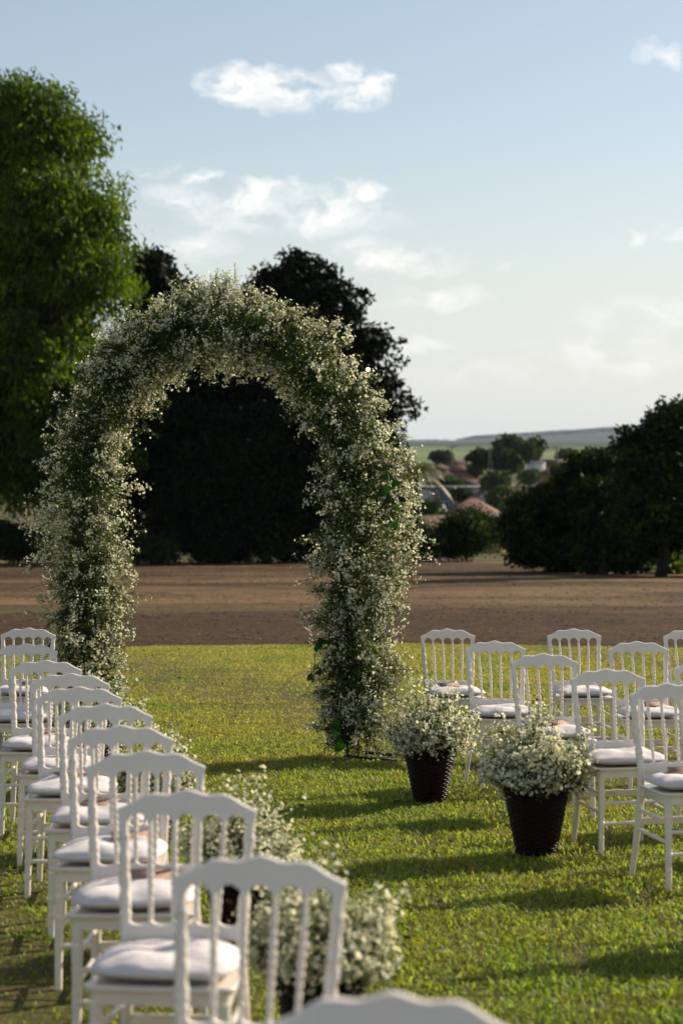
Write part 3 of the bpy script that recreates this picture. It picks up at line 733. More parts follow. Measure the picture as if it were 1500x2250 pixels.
# ------------------------------------------------------------------ the haze
def haze():
    m = bpy.data.materials.new('haze_air'); m.use_nodes = True; nt = m.node_tree; nt.nodes.remove(nt.nodes['Principled BSDF'])
    v = nt.nodes.new('ShaderNodeVolumePrincipled'); v.inputs['Color'].default_value = (.72, .85, 1.0, 1); v.inputs['Density'].default_value = .000034
    v.inputs['Anisotropy'].default_value = 0.0
    nt.links.new(v.outputs[0], nt.nodes['Material Output'].inputs['Volume'])
    b = MB(); b.box((0, 6250, 35), (16400, 12800, 94)); o = b.build('haze', m); tag(o, 'thin pale air haze over the whole valley', 'haze', kind='stuff')
haze()

# ------------------------------------------------------------------ chairs
def lean(z):
    """depth of the back plane at height z: rear legs splay back below, the back reclines above"""
    if z < .45: return .185 + .075 * ((.45 - z) / .45) ** 1.3
    return .185 + .075 * ((z - .45) / .47) ** 1.2
def halfw(z):
    if z < .45: return .163 + .024 * ((.45 - z) / .45) ** 1.2
    return .163 + .022 * ((z - .45) / .40)
SPX = [-.108, -.036, .036, .108]
def crest_mesh():
    xs = np.linspace(-.204, .204, 145)
    def top(x):
        a = abs(x) / .204
        return .9195 - .013 * a - .040 * a ** 3.4 - .009 * (1 - math.cos(a * 4 * math.pi * .93)) * .5 * (1 if a < .97 else 1) + .003
    def bot(x):
        # five round arches hanging between the spindles and the posts
        cs = np.array([-.144, -.072, 0, .072, .144]) * 1.0; wd = .0325
        i = int(np.argmin(abs(cs - x))); q = abs(x - cs[i]) / wd
        drop = 0 if q < 1 else 1
        e = math.sqrt(max(0, 1 - q * q)) if q < 1 else 0
        return .819 + .035 * e - (.0 if abs(x) < .17 else (abs(x) - .17) * .8)
    m = MB(); V = []; T = .011
    for x in xs:
        t, b = top(x), bot(x); a = abs(x) / .204
        curve = .018 * a * a
        xs_ = x
        def P(z, off, edge=0):
            xx = xs_ - math.copysign(max(0, (.88 - z)) * .16 * max(0, a - .8) / .2, x) if a > .8 else xs_
            return (xx, lean(z) - curve + off, z)
        V += [P(b + .0025, -T), P(b, -T * .6), P(b, T * .6), P(b + .0025, T), P(t - .003, T), P(t, T * .5), P(t, -T * .5), P(t - .003, -T)]
    n = len(xs); F = []
    for i in range(n - 1):
        for j in range(8):
            k = (j + 1) % 8; F.append((i * 8 + j, (i + 1) * 8 + j, (i + 1) * 8 + k, i * 8 + k))
    F.append(tuple(range(8))); F.append(tuple((n - 1) * 8 + j for j in range(7, -1, -1)))
    m.add(V, F); return m
def rail_mesh():
    xs = np.linspace(-.155, .155, 110); V = []; T = .010
    cs = np.array([-.128, -.064, 0, .064, .128]); m = MB()
    for x in xs:
        q = min(abs(cs - x)) / .029
        t = .546 + .014 * (1 - math.sqrt(max(0, 1 - q * q))) if q < 1 else .560
        b = .505; a = x / .155; cv = .012 * a * a
        P = lambda z, o: (x, lean(z) - cv + o, z)
        V += [P(b + .002, -T), P(b, -T * .6), P(b, T * .6), P(b + .002, T), P(t - .002, T), P(t, T * .5), P(t, -T * .5), P(t - .002, -T)]
    n = len(xs); F = []
    for i in range(n - 1):
        for j in range(8):
            k = (j + 1) % 8; F.append((i * 8 + j, (i + 1) * 8 + j, (i + 1) * 8 + k, i * 8 + k))
    F.append(tuple(range(8))); F.append(tuple((n - 1) * 8 + j for j in range(7, -1, -1)))
    m.add(V, F); return m
def spindle_mesh(i):
    x1 = SPX[i]; x0 = x1 * .064 * 2.5 / .108 * .6 / .888 if False else x1 * .89
    z = np.linspace(.552, .832, 52); q = (z - .552) / .28
    P = [(x0 + (x1 - x0) * a, lean(b) - .014 * (x1 / .2) ** 2, b) for a, b in zip(q, z)]
    r = .0068 + .0022 * np.exp(-((q - .5) / .22) ** 2)
    tw = np.clip((q - .22) / .56, 0, 1); amp = .26 * np.clip((q - .2) * 20, 0, 1) * np.clip((.8 - q) * 20, 0, 1)
    for c in (.12, .2, .80, .88): r = r + .0022 * np.exp(-((q - c) / .012) ** 2)
    m = MB(); m.tube(P, r, 10, twist=tw * 2 * math.pi * 7, amp=amp); return m
def post_mesh(s):
    z = np.concatenate([np.linspace(0, .43, 26), np.linspace(.44, .845, 74)])
    P = [(s * halfw(b), lean(b) - (.012 if b > .5 else .012 * max(0, (b - .40) / .1)), b) for b in z]
    r = np.where(z < .45, .0135 + .006 * (z / .45), .0175 - .0035 * (z - .45) / .4)
    for c in (.14, .27, .36): r = r + .0018 * np.exp(-((z - c) / .004) ** 2) - .0012 * np.exp(-((z - c - .01) / .004) ** 2)
    for c in (.575, .60, .70, .79): r = r + .003 * np.exp(-((z - c) / .005) ** 2)
    tw = np.clip((z - .61) / .17, 0, 1); amp = .15 * ((z > .61) & (z < .785))
    m = MB(); m.tube(P, r, 12, twist=tw * 2 * math.pi * 3, amp=amp); return m
def front_leg_mesh(s):
    z = np.linspace(0, .405, 50); P = [(s * (.172 + .006 * (1 - b / .405)), -.172 - .012 * (1 - b / .405), b) for b in z]
    r = .0135 + .0065 * (z / .405)
    for c in (.10, .17, .27, .345): r = r + .0018 * np.exp(-((z - c) / .0045) ** 2) - .0014 * np.exp(-((z - c - .011) / .0045) ** 2)
    m = MB(); m.tube(P, r, 12); return m
def seat_mesh():
    # rounded trapezoid slab: frame below, plate slightly proud above
    m = MB()
    def outline(e):
        pts = []
        F_, B_, yf, yb = .200 + e, .176 + e, -.200 - e, .205 + e * .5
        for (cx, cy, a0) in ((F_ - .035, yf + .035, -90), (B_ - .02, yb - .02, 0), (-(B_ - .02), yb - .02, 90), (-(F_ - .035), yf + .035, 180)):
            rr = .035 if cy < 0 else .02
            for k in range(5):
                t = math.radians(a0 + 22.5 * k); pts.append((cx + rr * math.cos(t), cy + rr * math.sin(t)))
        return pts
    L = [(-.010, .402), (-.008, .400), (-.008, .437), (.004, .438), (.006, .443), (.006, .449), (.003, .453)]
    V = []; n = None
    for e, z in L:
        o = outline(e); n = len(o); V += [(x, y, z) for x, y in o]
    F = []
    for i in range(len(L) - 1):
        for j in range(n): F.append((i * n + j, i * n + (j + 1) % n, (i + 1) * n + (j + 1) % n, (i + 1) * n + j))
    F.append(tuple(range(n - 1, -1, -1))); F.append(tuple((len(L) - 1) * n + j for j in range(n)))
    m.add(V, F); return m
def bar(p, q, r=.0095):
    s = np.linspace(0, 1, 24); P = [np.array(p) * (1 - a) + np.array(q) * a for a in s]
    rr = r + .002 * np.exp(-((s - .5) / .03) ** 2) + .0015 * np.exp(-((s - .44) / .015) ** 2) + .0015 * np.exp(-((s - .56) / .015) ** 2)
    m = MB(); m.tube(P, rr, 9); return m
PARTS = []
def chair_parts():
    def reg(name, m, ang=35):
        o = m.build(name, M['chair'], None, True, link=False); smooth_by_angle(o, ang); PARTS.append((name, o.data))
    reg('seat', seat_mesh()); reg('crest_rail', crest_mesh(), 50); reg('lower_rail', rail_mesh(), 50)
    for i in range(4): reg('spindle', spindle_mesh(i), 60)
    for s in (-1, 1): reg('back_post', post_mesh(s), 50)
    for s in (-1, 1): reg('front_leg', front_leg_mesh(s), 50)
    fx = .176
    for z in (.272, .168): reg('stretcher', bar((-fx, -.178, z), (fx, -.178, z)))
    for s in (-1, 1):
        for z, zr in ((.315, .33), (.222, .235)):
            reg('stretcher', bar((s * fx, -.178, z), (s * halfw(zr), lean(zr), zr)))
    m = MB(); z = .27; m.box((0, lean(z), z), (2 * halfw(z) - .02, .014, .032)); reg('rear_stretcher', m)
chair_parts()

def cushion_mesh(seed):
    r = rng(seed); n = 44; V = []
    ph = r.uniform(0, 6.28, 6)
    def surf(u, v, sgn):
        # superellipse outline, domed; u,v in -1..1
        R = (abs(u) ** 4 + abs(v) ** 4) ** .25
        h = max(0, 1 - R ** 3.2) ** .55
        rad = math.hypot(u, v); an = math.atan2(v, u)
        wr = .10 * math.sin(an * 5 + ph[0] + rad * 2) * rad + .08 * math.sin(an * 9 + ph[1] - rad * 3) * rad ** 2 + .10 * math.sin(u * 5 + v * 3 + ph[2]) + .07 * math.sin(v * 8 - u * 4 + ph[3])
        dim = -.30 * math.exp(-((u) ** 2 + (v) ** 2) / .10)
        edge = 1 + .02 * math.sin(an * 4 + ph[4])
        x = u * .205 * edge * (1 - .09 * (v + 1) * .5); y = v * .200 * edge
        if sgn > 0: z = .030 + .040 * h * (1 + wr + dim)
        else: z = .030 - .029 * h
        return (x, y, z)
    g = np.linspace(-1, 1, n)
    def sq(u, v):   # square grid mapped to the superellipse
        m_ = max(abs(u), abs(v)); 
        if m_ == 0: return 0, 0
        k = m_ / ((abs(u) ** 4 + abs(v) ** 4) ** .25)
        return u * k, v * k
    for sgn in (1, -1):
        for u in g:
            for v in g:
                a, b = sq(math.sin(u * math.pi / 2), math.sin(v * math.pi / 2)); V.append(surf(a, b, sgn))
    F = []
    for i in range(n - 1):
        for j in range(n - 1):
            a = i * n + j; F.append((a, a + n, a + n + 1, a + 1)); c = a + n * n; F.append((c, c + 1, c + n + 1, c + n))
    m = MB(); m.add(V, F); return m.build('seat_cushion', M['cushion'], None, True, link=False)
CUSH = [cushion_mesh(200 + k).data for k in range(5)]
for me in CUSH:
    import bmesh
    b = bmesh.new(); b.from_mesh(me); bmesh.ops.remove_doubles(b, verts=b.verts, dist=.0004); b.to_mesh(me); b.free()
    me.polygons.foreach_set('use_smooth', np.ones(len(me.polygons), dtype=bool))

def slope_rot(a): return (Matrix.Rotation(-SLOPE, 4, 'X') @ Matrix.Rotation(a, 4, 'Z'))
# crest centre px, crest top py, facing (degrees, + turns to the right), label, group
LEFT, RIGHT = 'white chairs in the left block', 'white chairs in the right block'
CH = [
    (845, 2204, -2, 'nearest white chair, only its crest rail shows at the bottom edge', LEFT),
    (559, 1892, -7, 'second nearest white chair, its whole blurred back low in the centre left', LEFT),
    (410, 1744, -6, 'third nearest white chair of the left line, before the middle left planter', LEFT),
    (322, 1655, -1, 'fourth white chair of the left line counting from the camera', LEFT),
    (266, 1598, -1, 'fifth white chair of the left line counting from the camera', LEFT),
    (231, 1550, 0, 'sixth white chair of the left line counting from the camera', LEFT),
    (170, 1512, 0, 'seventh white chair of the left line counting from the camera', LEFT),
    (146, 1482, 0, 'eighth white chair of the left line, just below the arch left leg', LEFT),
    (97, 1453, 0, 'ninth white chair of the left line, third from its far end', LEFT),
    (59, 1416, 0, 'tenth white chair of the left line, second from its far end', LEFT),
    (58, 1381, 0, 'farthest white chair of the left line, beside the arch left leg', LEFT),
    (981, 1383, 9, 'farthest chair of the aisle line on the right, behind the far planter', RIGHT),
    (1086, 1410, 9, 'second chair of the right aisle line, between the two planters', RIGHT),
    (1196, 1438, 9, 'third chair of the right aisle line, behind the nearer planter', RIGHT),
    (1339, 1472, 10, 'fourth chair of the right aisle line, its legs clear beside the nearer planter', RIGHT),
    (1475, 1504, 12, 'nearest chair of the right aisle line, cut by the right edge', RIGHT),
    (1263, 1383, 8, 'far chair of the second line on the right, standing in its back row', RIGHT),
    (1402, 1411, 9, 'middle chair of the second line on the right, with kraft paper on its cushion', RIGHT),
    (1559, 1450, 10, 'chair half cut by the right edge behind the nearest right chair', RIGHT),
    (1517, 1384, 9, 'far chair of the third line on the right, at the picture edge', RIGHT),
    (1715, 1560, 12, 'chair outside the right edge whose shadow falls on the lawn', RIGHT),
    (1980, 1640, 12, 'chair farther outside the right edge whose shadow falls on the lawn', RIGHT),
    (1790, 1475, 10, 'chair of the second right line outside the picture', RIGHT),
]
KRAFT = {1: (.05, .1, .3), 4: (.06, .09, .2), 5: (.0, .1, -.4), 6: (-.02, .11, .6), 8: (.02, .12, .1), 10: (.05, .08, .5), 11: (-.03, .06, .25), 13: (.02, .08, .4), 15: (-.01, .05, -.3), 17: (.04, .07, .1), 3: (.03, .12, .0)}
def build_chairs():
    dh = CAMH - .921
    rj = random.Random(8)
    for i, (px, py, ang, label, grp) in enumerate(CH):
        d = FPX * dh / (py - 1150.0); X = (px - 750.0) / FPX * d; a = math.radians(ang)
        ox, oy = X + .26 * math.sin(a), d - .26 * math.cos(a) + .01
        # the chair's base is set on the sloping lawn
        t = empty('banquet_chair', (ox, oy, gz(oy))); tag(t, label, 'chair', grp)
        Rm = slope_rot(a + math.radians(rj.uniform(-1.6, 1.6))) @ Matrix.Rotation(math.radians(rj.uniform(-.7, .7)), 4, 'Y'); t.rotation_euler = Rm.to_euler()
        for name, me in PARTS:
            p = bpy.data.objects.new(name, me); COL.objects.link(p); p.parent = t
        if i >= 20: pass
        W = Matrix.Translation(t.location) @ Rm
        c = bpy.data.objects.new('seat_cushion', CUSH[i % 5]); COL.objects.link(c)
        c.matrix_world = W @ Matrix.Translation((rj.uniform(-.008, .008), -.012 + rj.uniform(-.01, .006), .4535)) @ Matrix.Rotation(rj.uniform(-.06, .06), 4, 'Z')
        tag(c, 'white cotton cushion lying on the ' + ' '.join(label.replace(',', '').split()[:9]), 'cushion', 'white cushions on the chairs')
        if i in KRAFT:
            kx, ky, kr = KRAFT[i]
            m = MB(); s = np.linspace(0, 1, 9)
            # a folded card, slightly sprung open, on the cushion
            for sg, up in ((1, 0), (1, 1)):
                V = []; 
                for q in s:
                    z = .0015 + up * (.004 + .016 * q) + .003 * math.sin(q * 3)
                    V += [(-.075, -.05 + .10 * q, z), (.075, -.05 + .10 * q, z + .002), (.075, -.05 + .10 * q, z - .0012 + .002), (-.075, -.05 + .10 * q, z - .0012)]
                F = []
                for k in range(8):
                    for j in range(4): F.append((k * 4 + j, k * 4 + (j + 1) % 4, k * 4 + 4 + (j + 1) % 4, k * 4 + 4 + j))
                F.append((0, 1, 2, 3)); F.append((32, 35, 34, 33)); m.add(V, F)
            o = m.build('folded_programme', M['kraft']); o.matrix_world = W @ Matrix.Translation((kx, ky - .02, .4535 + .0625)) @ Matrix.Rotation(kr, 4, 'Z')
            tag(o, 'brown kraft paper programme on cushion of the ' + ' '.join(label.replace(',', '').split()[:8]), 'programme', 'kraft paper programmes on the cushions')
build_chairs()

# ------------------------------------------------------------------ sprays of small white flowers
def ribbons(P0, P1, w, r):
    D = P1 - P0; q = r.standard_normal(D.shape); W = np.cross(D, q); W /= np.linalg.norm(W, axis=1)[:, None] + 1e-9; W *= (np.broadcast_to(w, (len(D),)))[:, None] * .5
    return np.stack([P0 - W, P0 + W, P1 + W * .7, P1 - W * .7], 1)
def sprays(roots, dirs, lens, r, branches=8, heads=6, spread=.5, fl=.0075, grav=.25, leafn=10, b0=.35, open_=.42):
    """returns ribbon quads, flower fans, leaf quads for all sprays at once"""
    n = len(roots); dirs = dirs / np.linalg.norm(dirs, axis=1)[:, None]
    g = np.array((0, 0, -1.0))
    bend = r.standard_normal((n, 3)) * .12
    def stem(t): # (n,k) -> (n,k,3)
        t = t[..., None]
        return roots[:, None] + (dirs[:, None] * t + (bend[:, None] + g * grav * .5) * t * t) * lens[:, None, None]
    ts = np.broadcast_to(np.linspace(0, 1, 6), (n, 6)); A = stem(ts)
    R = [ribbons(A[:, :-1].reshape(-1, 3), A[:, 1:].reshape(-1, 3), .0028, r)]
    tb = np.sort(r.uniform(b0, 1, (n, branches)), axis=1); B0 = stem(tb)
    bd = dirs[:, None] + r.standard_normal((n, branches, 3)) * spread
    bd /= np.linalg.norm(bd, axis=2)[..., None]
    bl = lens[:, None] * r.uniform(.16, .42, (n, branches)) * (1.15 - .4 * tb)
    B1 = B0 + bd * bl[..., None]
    R.append(ribbons(B0.reshape(-1, 3), B1.reshape(-1, 3), .0018, r))
    m = n * branches; B1 = B1.reshape(-1, 3); bd = bd.reshape(-1, 3); bl = bl.reshape(-1); B0f = B0.reshape(-1, 3)
    hs = r.uniform(.25, 1.0, (m, heads)); H0 = B0f[:, None] + (B1 - B0f)[:, None] * hs[..., None]
    hd = bd[:, None] + r.standard_normal((m, heads, 3)) * .6; hd /= np.linalg.norm(hd, axis=2)[..., None]
    H1 = H0 + hd * (r.uniform(.012, .042, (m, heads)))[..., None]
    R.append(ribbons(H0.reshape(-1, 3), H1.reshape(-1, 3), .0012, r))
    C = H1.reshape(-1, 3); Nn = hd.reshape(-1, 3) + r.standard_normal((m * heads, 3)) * .4; Nn /= np.linalg.norm(Nn, axis=1)[:, None]
    q = r.standard_normal(Nn.shape); U = np.cross(Nn, q); U /= np.linalg.norm(U, axis=1)[:, None]; Wv = np.cross(Nn, U)
    k = 6; th = np.arange(k) * 2 * math.pi / k; sv = np.repeat(r.uniform(.25, 1.75, n), branches * heads)
    isopen = r.random(len(C)) < open_ * sv; fr = fl * np.where(isopen, r.uniform(.95, 1.45, len(C)), r.uniform(.4, .85, len(C)))
    ring = C[:, None] + (U[:, None] * np.cos(th)[None, :, None] + Wv[:, None] * np.sin(th)[None, :, None]) * fr[:, None, None] + (Nn * (fr * .45)[:, None])[:, None] * np.where(np.arange(k) % 2, .6, 1.1)[None, :, None]
    FV = np.concatenate([C[:, None], ring], 1)      # (f, 7, 3)
    # leaves along the stems
    tl = r.uniform(.1, .95, (n, leafn)); L0 = stem(tl).reshape(-1, 3); ld = (dirs[:, None] * .5 + r.standard_normal((n, leafn, 3)) * .8).reshape(-1, 3); ld /= np.linalg.norm(ld, axis=1)[:, None]
    ll = r.uniform(.02, .055, len(L0)); L1 = L0 + ld * ll[:, None]; q = r.standard_normal(ld.shape); lw = np.cross(ld, q); lw /= np.linalg.norm(lw, axis=1)[:, None]; lw *= r.uniform(.0022, .005, len(L0))[:, None]
    mid = (L0 + L1) / 2
    LV = np.stack([L0, mid + lw, L1, mid - lw], 1)
    hv = np.where(isopen, r.uniform(.82, 1.0, len(FV)), r.uniform(.0, .5, len(FV)))
    return np.concatenate(R), FV, LV, hv
def spray_objects(parent, parts, seed, link=True):
    r = rng(seed)
    Rb = np.concatenate([p[0] for p in parts]); F = np.concatenate([p[1] for p in parts]); Lv = np.concatenate([p[2] for p in parts])
    n = len(Rb); k = np.arange(n) * 4
    a = mesh_np('stems', Rb.reshape(-1, 3), [np.stack([k, k + 1, k + 2, k + 3], 1)], M['stem'], parent, attr=r.random(n)); a['kind'] = 'stuff'
    n = len(Lv); k = np.arange(n) * 4
    b = mesh_np('foliage', Lv.reshape(-1, 3), [np.stack([k, k + 1, k + 2, k + 3], 1)], M['sprig_leaf'], parent, attr=r.random(n)); b['kind'] = 'stuff'
    n = len(F); k = np.arange(n) * 7; tri = np.concatenate([np.stack([k, k + 1 + j, k + 1 + (j + 1) % 6], 1) for j in range(6)])
    v = np.concatenate([p[3] for p in parts])
    c = mesh_np('blossoms', F.reshape(-1, 3), [tri], M['petal'], parent, attr=np.tile(v, 6)); c['kind'] = 'stuff'
    return a, b, c

# ------------------------------------------------------------------ the arch
def build_arch():
    r = rng(501)
    pr = gp(775, 1668); pl = gp(196, 1628)
    t = empty('flower_arch', (pr + pl) / 2); tag(t, 'tall round arch covered in small white flowers and green sprigs', 'flower arch')
    base = t.location; ax = (pr - pl); ax.z = 0; W = ax.length; ax.normalize(); ay = Vector((-ax.y, ax.x, 0))
    def L2(s, h, dep=0.0):   # s along the arch, h above ground at that foot
        p = ax * s + ay * dep; return np.array((p.x, p.y, h))
    Hs = 2.05; hw = W / 2; top = 3.17
    def cl(q):      # centre line, q 0..1 left foot to right foot
        Ls = Hs; La = math.pi * (hw + (top - Hs)) / 2; T = 2 * Ls + La; d = q * T
        zl = (pl.z - base.z); zr = (pr.z - base.z)
        if d < Ls: return -hw, zl + d / Ls * (Hs - zl)
        if d > T - Ls: return hw, zr + (T - d) / Ls * (Hs - zr)
        a = (d - Ls) / La * math.pi; return -hw * math.cos(a), Hs + (top - Hs) * math.sin(a)
    # metal frame: two parallel hoops joined by rungs, on ground bars
    qs = np.linspace(0, 1, 90); dep = .07
    for sg in (-1, 1):
        m = MB(); m.tube([L2(*cl(q), sg * dep) for q in qs], .010, 8); m.build('hoop', M['iron'], t, True)
    for q in np.linspace(.02, .98, 22):
        m = MB(); s, h = cl(q); m.tube([L2(s, h, -dep), L2(s, h, dep)], .005, 6); m.build('rung', M['iron'], t, True)
    for sgn, f in ((-1, pl), (1, pr)):
        zf = f.z - base.z
        for dd in (-dep, dep + .10):
            m = MB(); z = zf + .02
            a, b = sgn * hw - (.02 if sgn > 0 else .40), sgn * hw + (.40 if sgn > 0 else .02)
            m.box(tuple((L2(a, z, dd) + L2(b, z, dd)) / 2), (abs(b - a), .03, .02), Matrix.Rotation(math.atan2(ax.y, ax.x), 3, 'Z')); m.build('ground_bar', M['iron'], t)
    # flowers
    parts = []
    def radius(q):
        return .262 * (1 - .12 * math.sin(q * 21 + .5) - .10 * math.sin(q * 47)) * (1 - .08 * math.exp(-((q - .5) / .17) ** 2))
    n = 2350; q = r.uniform(.035, .985, n); q = np.where((q > .93) & (r.random(n) < .35), r.uniform(.1, .9, n), q)
    roots, dirs, lens = [], [], []
    for i in range(n):
        qq = q[i]; s, h = cl(qq); s2, h2 = cl(min(1, qq + .004)); tx, tz = s2 - s, h2 - h; l = math.hypot(tx, tz); tx, tz = tx / l, tz / l
        nx, nz = -tz, tx                          # outward normal in the arch plane
        if nx * s + nz * (h - 1.6) < 0: nx, nz = -nx, -nz
        ang = r.uniform(0, 2 * math.pi)
        if math.sin(ang) < -.25 and math.sin(qq * 31 + 1.3) * math.sin(qq * 13 + .4) + .5 * math.sin(qq * 77) + .25 * math.cos(ang * 3) > .12 and r.random() < .8: continue
        # more sprays point out and in than to the camera, so dark hollows stay along the posts
        while abs(math.sin(ang)) > .72 and r.random() < .35: ang = r.uniform(0, 2 * math.pi)
        c_, s_ = math.cos(ang), math.sin(ang)
        along = r.normal(0, .45); 
        off_s, off_d = c_ * .08, s_ * .10
        # the right leg's flowers bulge outward below the shoulder
        bulge = 0.0
        if qq > .62: bulge = .13 * math.exp(-((h - 1.85) / .55) ** 2)
        if qq < .35: bulge = -.05
        sag = -.35 if (h < .9) else -.05
        D = L2(nx * c_ + tx * along + bulge * 1.2 * 1, nz * c_ + tz * along + sag + r.normal(0, .1), s_ * .9)
        Rr = radius(qq) * r.uniform(.62, 1.12) * (1.0 if abs(c_) > .45 else .85)
        if h < .75 and qq > .5: Rr *= .70 + .3 * h / .75
        Rr *= 1 + .16 * math.sin(qq * 130 + ang * 2) * math.sin(qq * 67 + ang)
        if r.random() < .05: Rr *= 1.32
        if h < .45 and D[2] < 0 : D[2] *= .6
        roots.append(L2(s + nx * off_s + bulge, h + nz * off_s, off_d)); dirs.append(D); lens.append(Rr)
    roots = np.array(roots); dirs = np.array(dirs); lens = np.array(lens)
    full = r.random(len(roots)) < .66
    parts.append(sprays(roots[full], dirs[full], lens[full], r, branches=7, heads=7, spread=.38, fl=.0077, grav=.16, leafn=18, b0=.46))
    parts.append(sprays(roots[~full], dirs[~full], lens[~full], r, branches=7, heads=2, spread=.45, fl=.0070, grav=.16, leafn=46, b0=.35))
    # short leafy sprigs wrapped round the metal
    k = 2100; rt, dr = [], []
    for i in range(k):
        qq = r.uniform(.02, .985); s, h = cl(qq); a = r.uniform(0, 6.28)
        rt.append(L2(s + r.normal(0, .04), h + r.normal(0, .04), r.normal(-.03, .08))); dr.append(L2(math.cos(a) * .7 + r.normal(0, .4), r.normal(-.1, .7), math.sin(a)))
    parts.append(sprays(np.array(rt), np.array(dr), r.uniform(.10, .24, k), r, branches=4, heads=1, spread=.6, fl=.006, grav=.1, leafn=34, b0=.2))
    # wisps at the foot of the right leg
    k = 150; roots = np.array([L2(hw + r.uniform(-.12, .14), r.uniform(.35, .95), r.uniform(-.15, .15)) for _ in range(k)])
    dirs = np.array([L2(r.normal(.1, .5), -r.uniform(.3, 1.0), r.normal(0, .4)) for _ in range(k)])
    parts.append(sprays(roots, dirs, r.uniform(.25, .42, k), r, branches=6, heads=3, spread=.3, fl=.006, grav=.1, leafn=22))
    for p in parts: p[1][..., 2] = np.maximum(p[1][..., 2], -.02)
    spray_objects(t, parts, 502)
    # large heart shaped ivy leaves, each its own part
    th = np.linspace(0, 2 * math.pi, 15)[:-1]
    hx = .5 * np.sin(th) ** 3 * 1.0; hy = (.8125 * np.cos(th) - .3125 * np.cos(2 * th) - .125 * np.cos(3 * th) - .0625 * np.cos(4 * th)) * .5
    IV = [(852, 1048, .085), (868, 1062, .07), (850, 1075, .07), (880, 1100, .085), (872, 1118, .06), (855, 1098, .08), (862, 1140, .05), (868, 1155, .09), (838, 1085, .06),
          (683, 1492, .085), (700, 1480, .06), (707, 1414, .075), (698, 1425, .07), (740, 1592, .055), (738, 1615, .075), (745, 1645, .085), (741, 1630, .06), (635, 790, .05), (268, 1015, .055), (565, 705, .05), (742, 1606, .06)]
    for (px, py, s) in IV:
        d = 15.0 if px > 500 else 15.9
        p = at(px, py, d - .34 * (1 if px < 850 else .6)) - base
        Rr = Matrix.Rotation(r.uniform(-.9, .9), 3, 'Z') @ Matrix.Rotation(math.radians(90) + r.uniform(-.6, .5), 3, 'X') @ Matrix.Rotation(math.pi + r.uniform(-.7, .7), 3, 'Z')
        V = np.array([(0, 0, -.06)] + [(a, b, .10 * abs(a)) for a, b in zip(hx, hy)]) * s * 1.0
        V = V @ np.array(Rr).T + np.array(p) + np.array((0, .05, 0))
        n = 14; F = [(0, 1 + j, 1 + (j + 1) % n) for j in range(n)]
        mesh_np('leaf', V, [F], M['ivy'], t, smooth=True, attr=np.full(n, r.random()))
    # trailing ivy stem
    m = MB(); m.tube([np.array(at(x, y, 14.75) - base) for x, y in ((700, 1405), (692, 1440), (690, 1490))], .003, 5); m.tube([np.array(at(x, y, 14.8) - base) for x, y in ((852, 1040), (858, 1090), (866, 1165))], .003, 5)
    m.tube([np.array(at(x, y, 14.8) - base) for x, y in ((745, 1540), (738, 1600), (746, 1655))], .003, 5); m.build('ivy_stem', M['stem'], t)
    # a small lit bulb tucked in the flowers
    p = at(808, 812, 14.75) - base; m = MB(); a = np.linspace(0, math.pi, 9); m.tube([(p.x, p.y, p.z + .016 * math.cos(q)) for q in a], np.maximum(.016 * np.sin(a), .001), 12)
    b = m.build('bulb', M['bulb'], t, True); m = MB(); m.tube([(p.x, p.y, p.z + .014), (p.x, p.y, p.z + .035)], .007, 8); m.build('bulb_socket', M['iron'], t, True)
    return t
build_arch()

# ------------------------------------------------------------------ flower planters
def basket_mesh(H=.34, r0=.090, r1=.158):
    m = MB(); rows = 27; n = 72; st = 24
    th = np.arange(n + 1) * 2 * math.pi / n
    for k in range(rows):
        z = .012 + (H - .03) * k / (rows - 1); R = r0 + (r1 - r0) * z / H
        rr = R + .0035 * np.cos(th * st / 2 + math.pi * (k % 2))
        m.tube(np.stack([rr * np.cos(th), rr * np.sin(th), np.full_like(th, z)], 1), .0068, 5, cap=False)
    return m
def rim_mesh(H=.34, r1=.155):
    m = MB(); th = np.linspace(0, 2 * math.pi, 97)
    for ph in (0, 2.1, 4.2):
        a = th * 18 + ph; m.tube(np.stack([(r1 + .003 + .007 * np.cos(a)) * np.cos(th), (r1 + .003 + .007 * np.cos(a)) * np.sin(th), H - .006 + .007 * np.sin(a)], 1), .006, 5, cap=False)
    return m
def liner_mesh(H=.34, r0=.090, r1=.155):
    m = MB(); z = np.array([.004, .01, H - .05, H - .03]); R = (r0 + (r1 - r0) * z / H) - .008; R[0] = r0 - .01
    m.tube([(0, 0, a) for a in z], R, 24); return m
def stakes_mesh(H=.34, r0=.090, r1=.155):
    m = MB()
    for k in range(24):
        a = k * 2 * math.pi / 24; m.tube([(r0 * math.cos(a), r0 * math.sin(a), .003), (r1 * math.cos(a), r1 * math.sin(a), H - .01)], .005, 5)
    return m
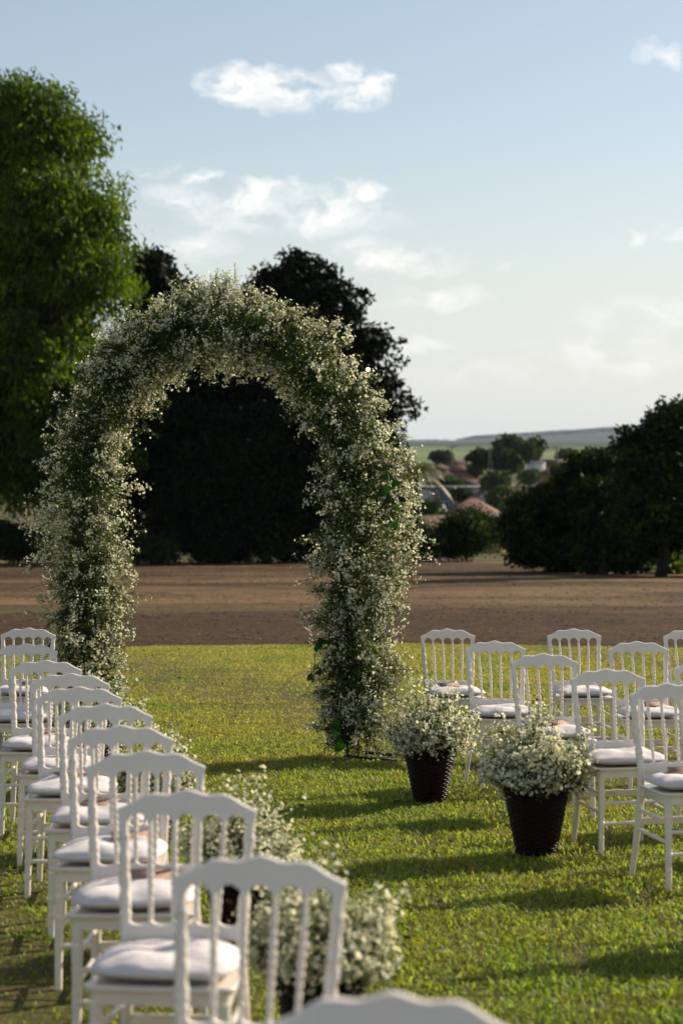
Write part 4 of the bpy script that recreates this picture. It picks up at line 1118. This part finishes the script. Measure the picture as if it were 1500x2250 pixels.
def planter_proto(seed):
    r = rng(seed); t = empty('flower_planter')
    basket_mesh().build('woven_strands', M['wicker'], t, True); rim_mesh().build('rim', M['wicker'], t, True)
    stakes_mesh().build('stakes', M['wicker'], t, True); liner_mesh().build('liner', M['liner'], t, True)
    n = 180; a = r.uniform(0, 6.28, n); f = np.sqrt(r.random(n))
    roots = np.stack([np.cos(a) * f * .085, np.sin(a) * f * .085, np.full(n, .27)], 1)
    tilt = f * .84 + r.normal(0, .14, n); tilt = np.clip(tilt, 0, 1.1)
    dirs = np.stack([np.cos(a) * np.sin(tilt), np.sin(a) * np.sin(tilt), np.cos(tilt)], 1) + r.standard_normal((n, 3)) * .1
    lens = r.uniform(.20, .32, n) * (1.03 - .36 * (tilt / 1.1) ** 1.5) * np.where(r.random(n) < .10, 1.2, 1)
    parts = [sprays(roots, dirs, lens, r, branches=7, heads=7, spread=.42, fl=.0078, grav=.05, leafn=14, b0=.30, open_=.55)]
    k = 16; a = r.uniform(0, 6.28, k); roots = np.stack([np.cos(a) * .04, np.sin(a) * .04, np.full(k, .30)], 1); tl = r.uniform(0, .75, k)
    dirs = np.stack([np.cos(a) * np.sin(tl), np.sin(a) * np.sin(tl), np.cos(tl)], 1)
    parts.append(sprays(roots, dirs, r.uniform(.32, .40, k), r, branches=6, heads=5, spread=.3, fl=.0072, grav=.05, leafn=12, b0=.6, open_=.5))
    spray_objects(t, parts, seed + 1); return t
PL = [((945, 1766), 'far wicker planter of white flowers on the right side of the aisle', 1.0, 0), ((1180, 1882), 'nearer wicker planter of white flowers on the right side of the aisle', 1.06, 1),
      ((705, 2368), 'nearest white flower planter behind the blurred left chairs, low in the centre', .92, 1), ((525, 2085), 'white flower planter behind the third nearest left chair', .9, 0),
      ((335, 1868), 'white flower planter half hidden behind the middle chairs of the left line', .86, 1), ((212, 1742), 'farthest left planter, its sprigs peeking over the chairs below the arch', 1.0, 0)]
def build_planters():
    protos = [planter_proto(601), planter_proto(701)]; used = [False, False]
    for i, ((px, py), label, sc, v) in enumerate(PL):
        src = protos[v]
        if used[v]:
            t = src.copy(); COL.objects.link(t)
            for ch in src.children:
                c = ch.copy(); COL.objects.link(c); c.parent = t
        else: t = src; used[v] = True
        g = gp(px, py); t.location = g; t.scale = (sc,) * 3
        t.rotation_euler = slope_rot(i * 1.3).to_euler(); tag(t, label, 'planter', 'wicker flower planters along the aisle')
build_planters()
